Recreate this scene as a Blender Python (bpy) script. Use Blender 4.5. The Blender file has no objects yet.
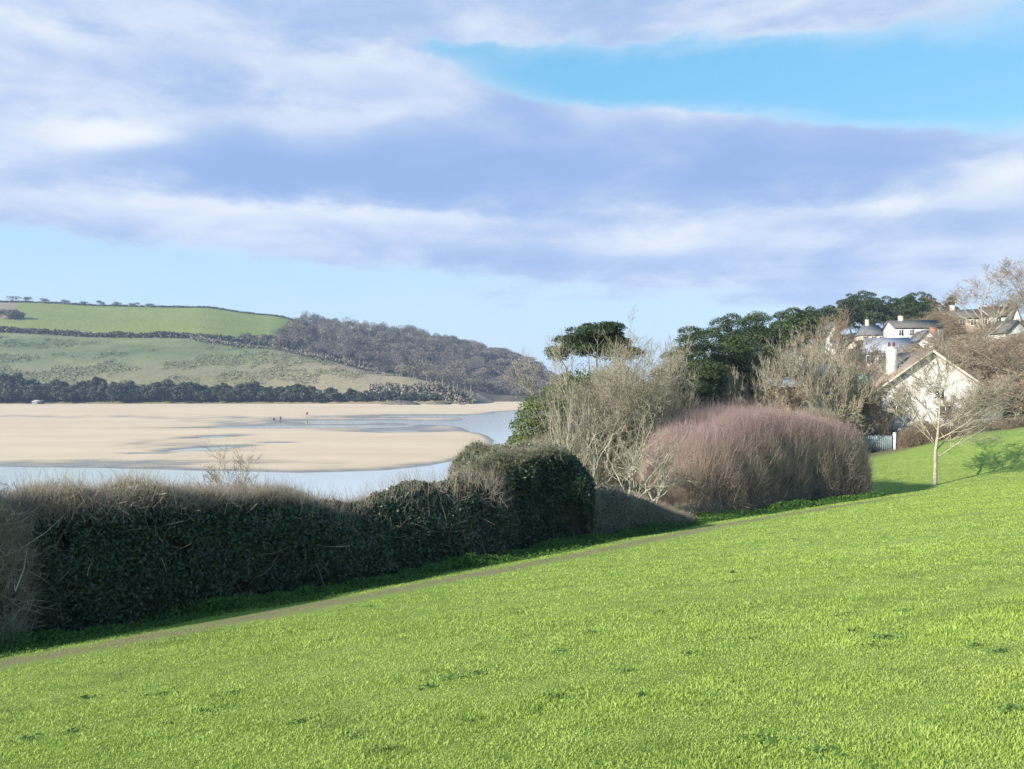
import bpy, math, random
import numpy as np
R = math.radians
FPX, HX, HY = 800.0, 512.0, 375.0        # focal length in pixels, column of the view axis, row of the horizon
scene = bpy.context.scene
COL = scene.collection

# ------------------------------------------------------------------ object helpers
def tag(o, label=None, cat=None, group=None, kind=None):
    if label: o['label'] = label
    if cat: o['category'] = cat
    if group: o['group'] = group
    if kind: o['kind'] = kind
    return o

def empty(name, loc, rz=0.0):
    o = bpy.data.objects.new(name, None); COL.objects.link(o)
    o.empty_display_size = 0.3
    o.location = loc; o.rotation_euler = (0, 0, rz)
    return o

def mesh_np(name, verts, faces, mat, parent=None, var=None, col=None, smooth=False, mats=None, midx=None):
    verts = np.ascontiguousarray(verts, dtype=np.float32); faces = np.ascontiguousarray(faces, dtype=np.int32)
    me = bpy.data.meshes.new(name)
    k = faces.shape[1]; M = len(faces)
    me.vertices.add(len(verts)); me.vertices.foreach_set('co', verts.ravel())
    me.loops.add(M * k); me.loops.foreach_set('vertex_index', faces.ravel())
    me.polygons.add(M)
    me.polygons.foreach_set('loop_start', np.arange(0, M * k, k, dtype=np.int32))
    me.polygons.foreach_set('loop_total', np.full(M, k, dtype=np.int32))
    if smooth: me.polygons.foreach_set('use_smooth', np.ones(M, dtype=bool))
    for m in (mats or [mat]): me.materials.append(m)
    if midx is not None: me.polygons.foreach_set('material_index', np.ascontiguousarray(midx, dtype=np.int32))
    me.update(calc_edges=True)
    if var is not None:
        a = me.attributes.new('var', 'FLOAT', 'POINT'); a.data.foreach_set('value', np.ascontiguousarray(var, dtype=np.float32))
    if col is not None:
        a = me.attributes.new('Col', 'FLOAT_COLOR', 'POINT')
        c = np.ones((len(verts), 4), dtype=np.float32); c[:, :3] = col; a.data.foreach_set('color', c.ravel())
    o = bpy.data.objects.new(name, me); COL.objects.link(o)
    if parent is not None: o.parent = parent
    return o

def copy_tree(o, parent=None):
    c = o.copy(); COL.objects.link(c); c.parent = parent
    for ch in list(o.children): copy_tree(ch, c)
    return c

def unit(v): return v / (np.linalg.norm(v, axis=-1, keepdims=True) + 1e-9)

def tubes(P0, P1, R0, R1, sides=3):
    """one little prism for every segment"""
    n = len(P0); d = unit(P1 - P0)
    ref = np.where(np.abs(d[:, 2:3]) > 0.9, np.array([[1., 0, 0]]), np.array([[0., 0, 1.]]))
    u = unit(np.cross(d, ref)); w = np.cross(d, u)
    V = np.empty((n, 2, sides, 3))
    for k in range(sides):
        a = 2 * math.pi * k / sides
        off = u * math.cos(a) + w * math.sin(a)
        V[:, 0, k] = P0 + off * R0[:, None]; V[:, 1, k] = P1 + off * R1[:, None]
    base = (np.arange(n) * 2 * sides)[:, None]
    F = np.concatenate([np.stack([base[:, 0] + k, base[:, 0] + (k + 1) % sides,
                                  base[:, 0] + sides + (k + 1) % sides, base[:, 0] + sides + k], 1) for k in range(sides)])
    return V.reshape(-1, 3), F

def leaves(P, size, rng, outward=None, aspect=0.55, bias=0.7):
    """diamond shaped leaf faces"""
    n = len(P)
    nr = rng.normal(size=(n, 3))
    if outward is not None: nr = nr * (1 - bias) + outward * bias * 1.5
    nr = unit(nr)
    t = unit(np.cross(nr, rng.normal(size=(n, 3)))); b = np.cross(nr, t)
    s = (np.asarray(size) * np.ones(n))[:, None]
    cup = nr * s * 0.15
    V = np.stack([P - t * s, P + b * s * aspect + cup, P + t * s, P - b * s * aspect + cup], 1).reshape(-1, 3)
    F = np.arange(4 * n).reshape(n, 4)
    return V, F

def wave(P, f, seed):
    """cheap smooth noise in -1..1 made of crossing waves"""
    rs = np.random.RandomState(seed); out = 0; P = np.asarray(P, float)
    for k in range(5):
        v = rs.normal(size=P.shape[-1]); v *= f * (0.6 + 0.35 * k) / np.linalg.norm(v)
        out = out + np.sin(P @ v + rs.uniform(0, 6.28)) * (1.0 / (1 + 0.4 * k))
    return out / 2.6

def sstep(a, b, x):
    t = np.clip((x - a) / (b - a), 0, 1); return t * t * (3 - 2 * t)

# ------------------------------------------------------------------ node helpers
class E:
    """arithmetic on node sockets"""
    def __init__(s, nt, sock): s.nt, s.s = nt, sock
    def _m(s, op, a, b=None, c=None):
        n = s.nt.nodes.new('ShaderNodeMath'); n.operation = op
        for i, v in enumerate((a, b, c)):
            if v is None: continue
            if isinstance(v, E): s.nt.links.new(v.s, n.inputs[i])
            else: n.inputs[i].default_value = v
        return E(s.nt, n.outputs[0])
    def __add__(s, o): return s._m('ADD', s, o)
    __radd__ = __add__
    def __mul__(s, o): return s._m('MULTIPLY', s, o)
    __rmul__ = __mul__
    def __sub__(s, o): return s._m('SUBTRACT', s, o)
    def __rsub__(s, o): return s._m('SUBTRACT', o, s)
    def __truediv__(s, o): return s._m('DIVIDE', s, o)
    def f(s, op, b=None, c=None): return s._m(op, s, b, c)
    def smooth(s, a, b, lo=0.0, hi=1.0):
        n = s.nt.nodes.new('ShaderNodeMapRange'); n.interpolation_type = 'SMOOTHSTEP'
        s.nt.links.new(s.s, n.inputs[0])
        for i, v in zip((1, 2, 3, 4), (a, b, lo, hi)): n.inputs[i].default_value = v
        return E(s.nt, n.outputs[0])

def L(nt, a, b): nt.links.new(a.s if isinstance(a, E) else a, b)

def noise(nt, vec, scale, detail=4, rough=0.55, out=0, dist=0.0):
    n = nt.nodes.new('ShaderNodeTexNoise'); n.inputs['Scale'].default_value = scale
    n.inputs['Detail'].default_value = detail; n.inputs['Roughness'].default_value = rough
    n.inputs['Distortion'].default_value = dist
    if vec is not None: L(nt, vec, n.inputs['Vector'])
    return E(nt, n.outputs[out])

def mixc(nt, fac, a, b, mode='MIX'):
    n = nt.nodes.new('ShaderNodeMix'); n.data_type = 'RGBA'; n.blend_type = mode
    if isinstance(fac, E): L(nt, fac, n.inputs[0])
    else: n.inputs[0].default_value = fac
    for v, i in ((a, 6), (b, 7)):
        if isinstance(v, (tuple, list)): n.inputs[i].default_value = tuple(v) + (1,) if len(v) == 3 else v
        else: L(nt, v, n.inputs[i])
    return E(nt, n.outputs[2])

def ramp(nt, fac, stops):
    n = nt.nodes.new('ShaderNodeValToRGB'); L(nt, fac, n.inputs[0]); e = n.color_ramp.elements
    while len(e) < len(stops): e.new(0.5)
    for k, (p, c) in enumerate(stops): e[k].position = p; e[k].color = tuple(c) + (1,)
    return E(nt, n.outputs[0])

def new_mat(name):
    m = bpy.data.materials.new(name); m.use_nodes = True
    nt = m.node_tree; bs = nt.nodes['Principled BSDF']
    bs.inputs['Specular IOR Level'].default_value = 0.25
    bs.inputs['Roughness'].default_value = 0.8
    return m, nt, bs

def attr(nt, name, out=2):
    n = nt.nodes.new('ShaderNodeAttribute'); n.attribute_name = name; return E(nt, n.outputs[out])

def geo(nt, out='Position'): return nt.nodes.new('ShaderNodeNewGeometry').outputs[out]
def objc(nt): return nt.nodes.new('ShaderNodeTexCoord').outputs['Object']

def bump(nt, bs, h, strength=0.5, dist=0.05):
    n = nt.nodes.new('ShaderNodeBump'); n.inputs['Strength'].default_value = strength; n.inputs['Distance'].default_value = dist
    L(nt, h, n.inputs['Height']); nt.links.new(n.outputs[0], bs.inputs['Normal'])

def leaf_mat(name, stops, transl=0.3, rough=0.6, spec=0.25, nscale=1.5):
    """leaf or twig colour: random per leaf plus patches through the plant"""
    m, nt, bs = new_mat(name)
    v = attr(nt, 'var'); n = noise(nt, geo(nt), nscale, 2)
    c = ramp(nt, (v * 0.75 + n * 0.5 - 0.12).f('MAXIMUM', 0.0), stops)
    L(nt, c, bs.inputs['Base Color']); bs.inputs['Roughness'].default_value = rough
    bs.inputs['Specular IOR Level'].default_value = spec
    if transl > 0:
        tr = nt.nodes.new('ShaderNodeBsdfTranslucent'); L(nt, c, tr.inputs['Color'])
        mx = nt.nodes.new('ShaderNodeMixShader'); mx.inputs[0].default_value = transl
        nt.links.new(bs.outputs[0], mx.inputs[1]); nt.links.new(tr.outputs[0], mx.inputs[2])
        nt.links.new(mx.outputs[0], nt.nodes['Material Output'].inputs['Surface'])
    return m

def plain_mat(name, c0, c1, scale=3.0, rough=0.8, bumps=0.0, detail=5, spec=0.25):
    m, nt, bs = new_mat(name)
    n = noise(nt, objc(nt), scale, detail)
    L(nt, mixc(nt, n.smooth(0.3, 0.7), c0, c1), bs.inputs['Base Color'])
    bs.inputs['Roughness'].default_value = rough; bs.inputs['Specular IOR Level'].default_value = spec
    if bumps: bump(nt, bs, noise(nt, objc(nt), scale * 4, 4), bumps)
    return m

# ------------------------------------------------------------------ terrain heights (near side)
def tab(A, Rr, T):
    A = np.array(A, float); Rr = np.array(Rr, float); T = np.array(T, float)
    def f(a, r):
        a = np.clip(a, A[0], A[-1]); r = np.clip(r, Rr[0], Rr[-1])
        i = np.clip(np.searchsorted(A, a) - 1, 0, len(A) - 2); j = np.clip(np.searchsorted(Rr, r) - 1, 0, len(Rr) - 2)
        u = (a - A[i]) / (A[i + 1] - A[i]); v = (r - Rr[j]) / (Rr[j + 1] - Rr[j])
        u = u * 0.4 + 0.6 * u * u * (3 - 2 * u); v = v * 0.7 + 0.3 * v * v * (3 - 2 * v)
        return (T[i, j] * (1 - u) + T[i + 1, j] * u) * (1 - v) + (T[i, j + 1] * (1 - u) + T[i + 1, j + 1] * u) * v
    return f
hillT = tab([-1.2, -0.1, 0.05, 0.15, 0.3, 0.45, 0.6, 0.8, 1.3],
            [50, 60, 75, 90, 110, 150, 220, 330],
            [[-15.5, -17, -17, -17, -17, -17, -17, -17],
             [-13, -15, -16.5, -17, -17, -17, -17, -17],
             [-10.5, -12, -13.5, -15, -16, -16.5, -17, -17],
             [-8.8, -9.5, -11, -12, -13, -14, -15, -16],
             [-7.2, -7.2, -7.4, -6.5, -4.5, 0, 5, 6],
             [-6.1, -6.0, -6.2, -4.6, -1.5, 5, 12.5, 14],
             [-5.3, -4.4, -4.0, -2.2, 1.5, 8, 15, 16],
             [-3.6, -2.4, -1.0, 1.0, 4.5, 11, 18, 19],
             [0.0, 2.0, 4.0, 6.0, 9.0, 15, 22, 23]])
def Hn(x, y):
    x = np.asarray(x, float); y = np.asarray(y, float)
    pl = -1.6 + 0.098 * x - 0.159 * y
    u = (x - 1.1) * -0.77 + (y - 24.0) * 0.63 - 1.5
    za = pl - 0.13 * np.maximum(u, 0)
    ye = np.maximum(y, 1.0)
    zt = hillT(x / ye, ye)
    k = sstep(43, 58, y)
    z = za * (1 - k) + zt * k
    far = sstep(20, 60, y)
    P = np.stack(np.broadcast_arrays(x, y), -1)
    z = z + wave(P, 0.09, 3) * (0.1 + 0.5 * far * sstep(60, 110, y)) + wave(P, 0.5, 4) * 0.035
    return np.maximum(z, -17.0)
def G(px, d):
    x = (px - HX) / FPX * d
    return np.array([x, d, float(Hn(x, d))])
def ZP(py, d): return (HY - py) / FPX * d

SUN_AZ = math.atan2(-0.855, -0.52); SUN_EL = R(25)
EXPO = 1.05

# ------------------------------------------------------------------ materials
M = {}
def grass_ground():
    m, nt, bs = new_mat('meadow ground')
    p = geo(nt)
    n1 = noise(nt, p, 0.35, 4); n2 = noise(nt, p, 3.0, 6, 0.7); n3 = noise(nt, p, 25, 4, 0.7)
    mp = nt.nodes.new('ShaderNodeMapping'); mp.inputs['Scale'].default_value = (0.6, 2.2, 1); L(nt, p, mp.inputs['Vector'])
    n4 = noise(nt, mp.outputs[0], 0.9, 5, 0.65)
    g = mixc(nt, (n2 * 0.6 + n4 * 0.5).smooth(0.35, 0.75), (0.13, 0.195, 0.035), (0.235, 0.315, 0.065))
    g = mixc(nt, n1.smooth(0.45, 0.75, 0, 0.45), g, (0.28, 0.32, 0.08))
    g = mixc(nt, n3.smooth(0.55, 0.72, 0, 0.5), g, (0.05, 0.085, 0.018))
    # rougher scrubby earth beyond the field
    w = mixc(nt, n2.smooth(0.35, 0.65), (0.07, 0.085, 0.03), (0.17, 0.14, 0.075))
    L(nt, mixc(nt, attr(nt, 'var'), g, w), bs.inputs['Base Color'])
    bs.inputs['Roughness'].default_value = 0.9
    bump(nt, bs, n2 + n3 * 0.6, 0.9, 0.09)
    return m
M['ground'] = grass_ground()

def path_mat():
    m, nt, bs = new_mat('worn path')
    p = geo(nt); n2 = noise(nt, p, 4, 6, 0.7); n3 = noise(nt, p, 30, 4, 0.7)
    g = mixc(nt, (n2 * 0.6 + n3 * 0.45).smooth(0.40, 0.62), (0.22, 0.18, 0.11), (0.15, 0.16, 0.06))
    e = (attr(nt, 'var') + (n2 - 0.5) * 1.6 + (noise(nt, p, 1.2, 3) - 0.5) * 1.2).smooth(0.1, 0.9)
    g = mixc(nt, e, g, mixc(nt, n3.smooth(0.35, 0.65), (0.14, 0.20, 0.035), (0.22, 0.29, 0.06)))
    L(nt, g, bs.inputs['Base Color']); bump(nt, bs, n2 + n3, 0.8, 0.04); return m
M['path'] = path_mat()

def blade_mat():
    m, nt, bs = new_mat('grass blades')
    v = attr(nt, 'var'); p = geo(nt)
    n = noise(nt, p, 0.45, 4); n2 = noise(nt, p, 2.2, 5, 0.65)
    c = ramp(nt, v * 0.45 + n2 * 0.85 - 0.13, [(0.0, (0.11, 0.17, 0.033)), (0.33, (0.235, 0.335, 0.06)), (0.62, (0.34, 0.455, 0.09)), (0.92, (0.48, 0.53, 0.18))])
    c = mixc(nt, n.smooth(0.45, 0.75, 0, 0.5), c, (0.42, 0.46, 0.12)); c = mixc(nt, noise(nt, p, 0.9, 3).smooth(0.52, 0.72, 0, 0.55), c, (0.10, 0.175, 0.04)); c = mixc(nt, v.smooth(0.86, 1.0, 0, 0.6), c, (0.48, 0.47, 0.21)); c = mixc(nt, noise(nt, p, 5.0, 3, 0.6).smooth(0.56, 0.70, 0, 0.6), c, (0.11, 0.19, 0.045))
    L(nt, c, bs.inputs['Base Color']); bs.inputs['Roughness'].default_value = 0.6; bs.inputs['Specular IOR Level'].default_value = 0.3
    tr = nt.nodes.new('ShaderNodeBsdfTranslucent'); L(nt, c, tr.inputs['Color'])
    mx = nt.nodes.new('ShaderNodeMixShader'); mx.inputs[0].default_value = 0.35
    nt.links.new(bs.outputs[0], mx.inputs[1]); nt.links.new(tr.outputs[0], mx.inputs[2])
    nt.links.new(mx.outputs[0], nt.nodes['Material Output'].inputs['Surface'])
    return m
M['blade'] = blade_mat()
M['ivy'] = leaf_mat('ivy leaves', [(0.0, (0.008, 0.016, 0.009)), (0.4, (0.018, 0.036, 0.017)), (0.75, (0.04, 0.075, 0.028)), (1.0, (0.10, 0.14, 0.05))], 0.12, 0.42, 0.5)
M['undergrowth'] = leaf_mat('nettles and docks', [(0.0, (0.02, 0.05, 0.012)), (0.5, (0.05, 0.12, 0.02)), (1.0, (0.12, 0.22, 0.035))], 0.3)
M['weed'] = leaf_mat('dark weed leaves', [(0.0, (0.06, 0.11, 0.03)), (0.5, (0.11, 0.185, 0.045)), (1.0, (0.19, 0.28, 0.07))], 0.25)
M['deadtwig'] = leaf_mat('dead bramble twigs', [(0.0, (0.14, 0.11, 0.085)), (0.5, (0.30, 0.25, 0.20)), (1.0, (0.50, 0.44, 0.36))], 0.0)
M['core'] = plain_mat('inner shade shell', (0.012, 0.013, 0.008), (0.028, 0.025, 0.017), 4)  # dark shell added inside hulls to block light; colour stands for inner shade
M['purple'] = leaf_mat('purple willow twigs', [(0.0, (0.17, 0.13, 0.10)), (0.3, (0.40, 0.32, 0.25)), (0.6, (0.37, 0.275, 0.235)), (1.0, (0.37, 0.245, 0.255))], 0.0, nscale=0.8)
M['bark_pale'] = plain_mat('pale lichened bark', (0.40, 0.365, 0.27), (0.22, 0.195, 0.14), 6, 0.9, 0.5)
M['bark_dark'] = plain_mat('dark fissured bark', (0.05, 0.04, 0.03), (0.12, 0.09, 0.065), 5, 0.9, 0.6)
M['twig_pale'] = leaf_mat('pale lichened twigs', [(0.0, (0.13, 0.115, 0.08)), (0.5, (0.27, 0.24, 0.175)), (1.0, (0.45, 0.41, 0.31))], 0.0)
M['twig_brown'] = leaf_mat('brown twigs', [(0.0, (0.13, 0.095, 0.065)), (0.5, (0.235, 0.18, 0.125)), (1.0, (0.36, 0.29, 0.205))], 0.0)
M['pine'] = leaf_mat('pine needles', [(0.0, (0.008, 0.018, 0.009)), (0.5, (0.028, 0.05, 0.018)), (1.0, (0.12, 0.15, 0.045))], 0.1, 0.6, nscale=0.6)
M['evergreen'] = leaf_mat('evergreen shrub leaves', [(0.0, (0.03, 0.055, 0.015)), (0.5, (0.085, 0.125, 0.028)), (1.0, (0.20, 0.23, 0.055))], 0.2, 0.5)
M['farleaf'] = leaf_mat('shore woodland leaves', [(0.0, (0.018, 0.03, 0.02)), (0.5, (0.045, 0.065, 0.036)), (1.0, (0.15, 0.16, 0.095))], 0.0, nscale=0.12)
M['fartwig'] = leaf_mat('winter woodland twigs', [(0.0, (0.035, 0.036, 0.030)), (0.5, (0.125, 0.115, 0.088)), (1.0, (0.30, 0.275, 0.20))], 0.0, nscale=0.05)
M['render'] = plain_mat('white rendered wall', (0.60, 0.58, 0.55), (0.48, 0.46, 0.44), 0.8, 0.85, 0.1)
M['cream'] = plain_mat('cream rendered wall', (0.66, 0.60, 0.46), (0.58, 0.52, 0.40), 0.8, 0.85)
M['stone'] = plain_mat('brown stone wall', (0.38, 0.31, 0.23), (0.26, 0.21, 0.16), 2.5, 0.9, 0.4)
M['greywall'] = plain_mat('grey rendered wall', (0.40, 0.40, 0.40), (0.32, 0.32, 0.33), 1.5, 0.9)
def roof_mat(name, a, b, rough=0.7):
    m, nt, bs = new_mat(name)
    w = nt.nodes.new('ShaderNodeTexWave'); w.bands_direction = 'Z'; w.inputs['Scale'].default_value = 1.1; w.wave_profile = 'SAW'
    L(nt, objc(nt), w.inputs['Vector']); w_ = mixc(nt, E(nt, w.outputs[1]) * 0.5 + 0.25, a, b)
    n = noise(nt, objc(nt), 1.2, 5)
    L(nt, mixc(nt, n.smooth(0.4, 0.75, 0, 0.35), w_, (0.23, 0.22, 0.17)), bs.inputs['Base Color'])
    bs.inputs['Roughness'].default_value = 0.9; bs.inputs['Specular IOR Level'].default_value = 0.1
    return m
M['slate'] = roof_mat('slate roof', (0.09, 0.10, 0.13), (0.13, 0.14, 0.17), 0.75)
M['lightslate'] = roof_mat('pale slate roof', (0.27, 0.29, 0.35), (0.31, 0.33, 0.39), 0.75)
M['browntile'] = roof_mat('brown tile roof', (0.25, 0.19, 0.16), (0.19, 0.145, 0.12))
M['darkroof'] = roof_mat('dark tile roof', (0.085, 0.08, 0.08), (0.12, 0.11, 0.105))
M['frame'] = plain_mat('white window frame', (0.75, 0.75, 0.74), (0.7, 0.7, 0.7), 4, 0.5)
M['pane'], _nt, _b = new_mat('window glass'); _b.inputs['Base Color'].default_value = (0.03, 0.035, 0.04, 1); _b.inputs['Roughness'].default_value = 0.08; _b.inputs['Specular IOR Level'].default_value = 0.7
M['brick'] = plain_mat('brick chimney', (0.30, 0.17, 0.11), (0.22, 0.13, 0.09), 5, 0.9)
M['pot'] = plain_mat('dark chimney pot', (0.10, 0.05, 0.04), (0.06, 0.035, 0.03), 5)
M['timber'] = plain_mat('orange timber boards', (0.36, 0.25, 0.13), (0.28, 0.19, 0.10), 3, 0.75)
M['felt'] = plain_mat('pale felt roof', (0.42, 0.44, 0.45), (0.34, 0.36, 0.37), 2, 0.8)
M['fencepaint'] = plain_mat('blue grey painted boards', (0.22, 0.27, 0.28), (0.16, 0.20, 0.21), 4)
M['teal'] = plain_mat('teal tarpaulin', (0.09, 0.46, 0.42), (0.06, 0.36, 0.34), 3, 0.5)
M['rock'] = plain_mat('dark shore rock', (0.06, 0.055, 0.05), (0.13, 0.115, 0.10), 1.2, 0.9, 0.6)
M['hutwall'] = plain_mat('grey hut boards', (0.16, 0.17, 0.18), (0.12, 0.13, 0.14), 1)
M['coat'] = plain_mat('dark coat', (0.035, 0.035, 0.04), (0.05, 0.045, 0.05), 5)
M['coat2'] = plain_mat('purple grey coat', (0.10, 0.08, 0.11), (0.08, 0.07, 0.09), 5)
M['trouser'] = plain_mat('dark trousers', (0.03, 0.03, 0.04), (0.04, 0.04, 0.05), 5)
M['skin'] = plain_mat('skin', (0.45, 0.28, 0.2), (0.42, 0.26, 0.18), 5, 0.6)
M['postwood'] = plain_mat('weathered post', (0.17, 0.14, 0.11), (0.25, 0.21, 0.17), 5)

# ------------------------------------------------------------------ near ground sheet
def axis(lo, hi, n, c, s):
    t = np.linspace(math.asinh((lo - c) / s), math.asinh((hi - c) / s), n)
    return c + s * np.sinh(t)
def grid_faces(nx, ny):
    i, j = np.meshgrid(np.arange(nx - 1), np.arange(ny - 1), indexing='ij')
    a = (i * ny + j).ravel(); return np.stack([a, a + ny, a + ny + 1, a + 1], 1)

xs = axis(-260, 420, 340, 4, 25); ys = axis(-60, 420, 360, 8, 25)
X, Y = np.meshgrid(xs, ys, indexing='ij'); Z = Hn(X, Y)
HL = np.array([[-60, -52.0], [-25, -5.5], [-14.5, 5.6], [-8.4, 13.2], [-4.6, 17.2], [1.15, 24.2], [6.5, 31], [12.5, 37], [18.8, 42], [24, 56], [30, 60], [44, 62], [70, 60], [150, 60]])
def hedge_side(x, y):
    """signed distance: positive on the estuary side of the hedge foot"""
    best = np.full(np.shape(x), 1e9); sg = np.ones(np.shape(x))
    for (x0, y0), (x1, y1) in zip(HL[:-1], HL[1:]):
        dx, dy = x1 - x0, y1 - y0; L2 = dx * dx + dy * dy
        t = np.clip(((x - x0) * dx + (y - y0) * dy) / L2, 0, 1)
        ex, ey = x - x0 - t * dx, y - y0 - t * dy
        d = np.hypot(ex, ey); side = np.sign(dx * ey - dy * ex)
        m = d < best; best = np.where(m, d, best); sg = np.where(m, side, sg)
    return best * sg
side = hedge_side(X, Y)
tag(mesh_np('ground', np.stack([X, Y, Z], -1).reshape(-1, 3), grid_faces(len(xs), len(ys)), M['ground'],
            var=sstep(-0.3, 2.5, side).ravel(), smooth=True), kind='structure')

# worn path beside the hedge foot, a thin sheet just above the ground
pc = np.array([[-22, -4.5], [-12.5, 5.6], [-6.7, 12.6], [-3.0, 16.4], [2.8, 23.1], [8.0, 29.4], [14.0, 35.2], [20.5, 40.2], [23, 42.6]])
def resample(P, n):
    P = np.asarray(P, float); seg = np.hypot(*np.diff(P[:, :2], axis=0).T); s = np.concatenate([[0], np.cumsum(seg)])
    t = np.linspace(0, s[-1], n); Q = np.stack([np.interp(t, s, P[:, k]) for k in range(P.shape[1])], 1)
    for _ in range(8): Q[1:-1] = (Q[:-2] + 2 * Q[1:-1] + Q[2:]) / 4
    return Q
Q = resample(pc, 260); T_ = unit(np.gradient(Q, axis=0)); N_ = np.stack([-T_[:, 1], T_[:, 0]], 1)
Q = Q - N_ * 0.35
W_ = 0.9 + 0.2 * wave(Q, 0.8, 8) + 0.16 * wave(Q, 3, 9) + 0.1 * wave(Q, 9, 10)
W_ = W_ * sstep(259, 200, np.arange(260)) + 0.02
cols = []
for k in np.linspace(-1, 1, 9):
    e = Q + N_ * (k * W_)[:, None]
    cols.append(np.stack([e[:, 0], e[:, 1], Hn(e[:, 0], e[:, 1]) + 0.016 - 0.034 * k ** 4 + 0.006 * wave(e, 5.0, 12)], 1))
V = np.stack(cols, 1).reshape(-1, 3)
tag(mesh_np('footpath', V, grid_faces(260, 9), M['path'], var=np.tile(np.abs(np.linspace(-1, 1, 9)), 260), smooth=True), kind='structure')

# ------------------------------------------------------------------ grass blades
rng = np.random.default_rng(7)
def blades(N, rmin, rmax, hmin, hmax, mat, name, seed, keep):
    rng = np.random.default_rng(seed)
    r = rmin * (rmax / rmin) ** rng.random(N); a = rng.uniform(-0.80, 0.80, N)
    x, y = a * r, r
    k = keep(x, y, rng); x, y, r = x[k], y[k], r[k]; n = len(x)
    z = Hn(x, y) - 0.004
    P2 = np.stack([x, y], 1)
    clump = np.clip(0.8 + 0.3 * wave(P2, 1.7, 21) + 0.3 * wave(P2, 7.3, 22), 0.35, 1.6)
    h = rng.uniform(hmin, hmax, n) * clump * (1 + 0.012 * r)
    wdt = (0.0011 + 0.00033 * r) * rng.uniform(0.7, 1.4, n)
    th = rng.uniform(0, 6.283, n); lean = rng.uniform(0.15, 0.9, n) * h
    ld = np.stack([np.cos(th), np.sin(th)], 1)
    tw = rng.uniform(0, 6.283, n); wd = np.stack([np.cos(tw), np.sin(tw)], 1) * wdt[:, None]
    V = np.zeros((n, 5, 3))
    V[:, 0, :2] = P2 - wd; V[:, 1, :2] = P2 + wd; V[:, 0, 2] = z; V[:, 1, 2] = z
    mid = P2 + ld * (lean * 0.35)[:, None]
    V[:, 2, :2] = mid - wd * 0.8; V[:, 3, :2] = mid + wd * 0.8; V[:, 2, 2] = z + h * 0.6; V[:, 3, 2] = z + h * 0.6
    V[:, 4, :2] = P2 + ld * lean[:, None]; V[:, 4, 2] = z + h * rng.uniform(0.8, 1.0, n)
    b = (np.arange(n) * 5)[:, None]
    F = np.concatenate([b + [0, 1, 3], b + [0, 3, 2], b + [2, 3, 4]])
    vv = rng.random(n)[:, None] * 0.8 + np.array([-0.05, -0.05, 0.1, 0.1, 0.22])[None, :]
    return tag(mesh_np(name, V.reshape(-1, 3), F, mat, var=vv.ravel()), kind='stuff')
def keep_field(x, y, rng):
    s = hedge_side(x, y); pd = np.full(len(x), 9.0)
    for i in range(0, 260, 2): pd = np.minimum(pd, np.hypot(x - Q[i, 0], y - Q[i, 1]))
    return (s < -0.1 + 0.3 * rng.random(len(x))) & (rng.random(len(x)) < 0.38 + 0.62 * sstep(0.1, 1.2, pd + 0.25 * wave(np.stack([x, y], 1), 2.0, 17)))
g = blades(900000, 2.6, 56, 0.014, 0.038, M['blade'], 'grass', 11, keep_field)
tag(g, 'short sunlit green grass covering the sloping meadow', 'grass')

# darker weed rosettes scattered through the meadow
def weeds():
    rng = np.random.default_rng(5)
    spots = [(30, 742, .16), (72, 736, .12), (450, 681, .20), (475, 676, .22), (430, 690, .12), (160, 696, .12), (85, 700, .1), (760, 745, .12), (818, 758, .1), (878, 640, .22), (888, 638, .2),
             (750, 640, .1), (1000, 655, .12), (640, 700, .08), (590, 633, .14), (330, 640, .14), (905, 612, .1), (690, 655, .1), (300, 727, .1), (1010, 715, .12), (560, 652, .12), (350, 742, .09), (385, 757, .08)]
    P, S = [], []
    def put(x, y, s, n):
        a = rng.uniform(0, 6.283, n); q = np.abs(rng.normal(0, 0.5, n)) * s
        px, py = x + np.cos(a) * q * 1.5, y + np.sin(a) * q
        P.append(np.stack([px, py, Hn(px, py) + 0.004 + rng.random(n) * 0.03], 1)); S.append(rng.uniform(0.008, 0.022, n))
    for (u, v, s) in spots:
        a = (u - HX) / FPX; y = 1.6 / max(0.02, ((v - HY) / FPX + 0.098 * a - 0.159)); put(a * y, y, s * rng.uniform(.6, 1.3), int(330 * s + 25))
    for _ in range(30):
        y = 4 * (30 / 4) ** rng.random(); x = rng.uniform(-0.7, 0.7) * y
        if hedge_side(np.array(x), np.array(y)) < -1.5: put(x, y, rng.uniform(0.04, 0.16), int(rng.uniform(15, 70)))
    P = np.concatenate(P); S = np.concatenate(S)
    V, F = leaves(P, S, rng, np.tile([[0, 0, 1.0]], (len(P), 1)), 0.5, 0.5)
    return tag(mesh_np('weeds', V, F, M['weed'], var=np.repeat(rng.random(len(P)), 4)), 'low dark green weed rosettes scattered in the meadow grass', 'weeds', kind='stuff')
weeds()

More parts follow.
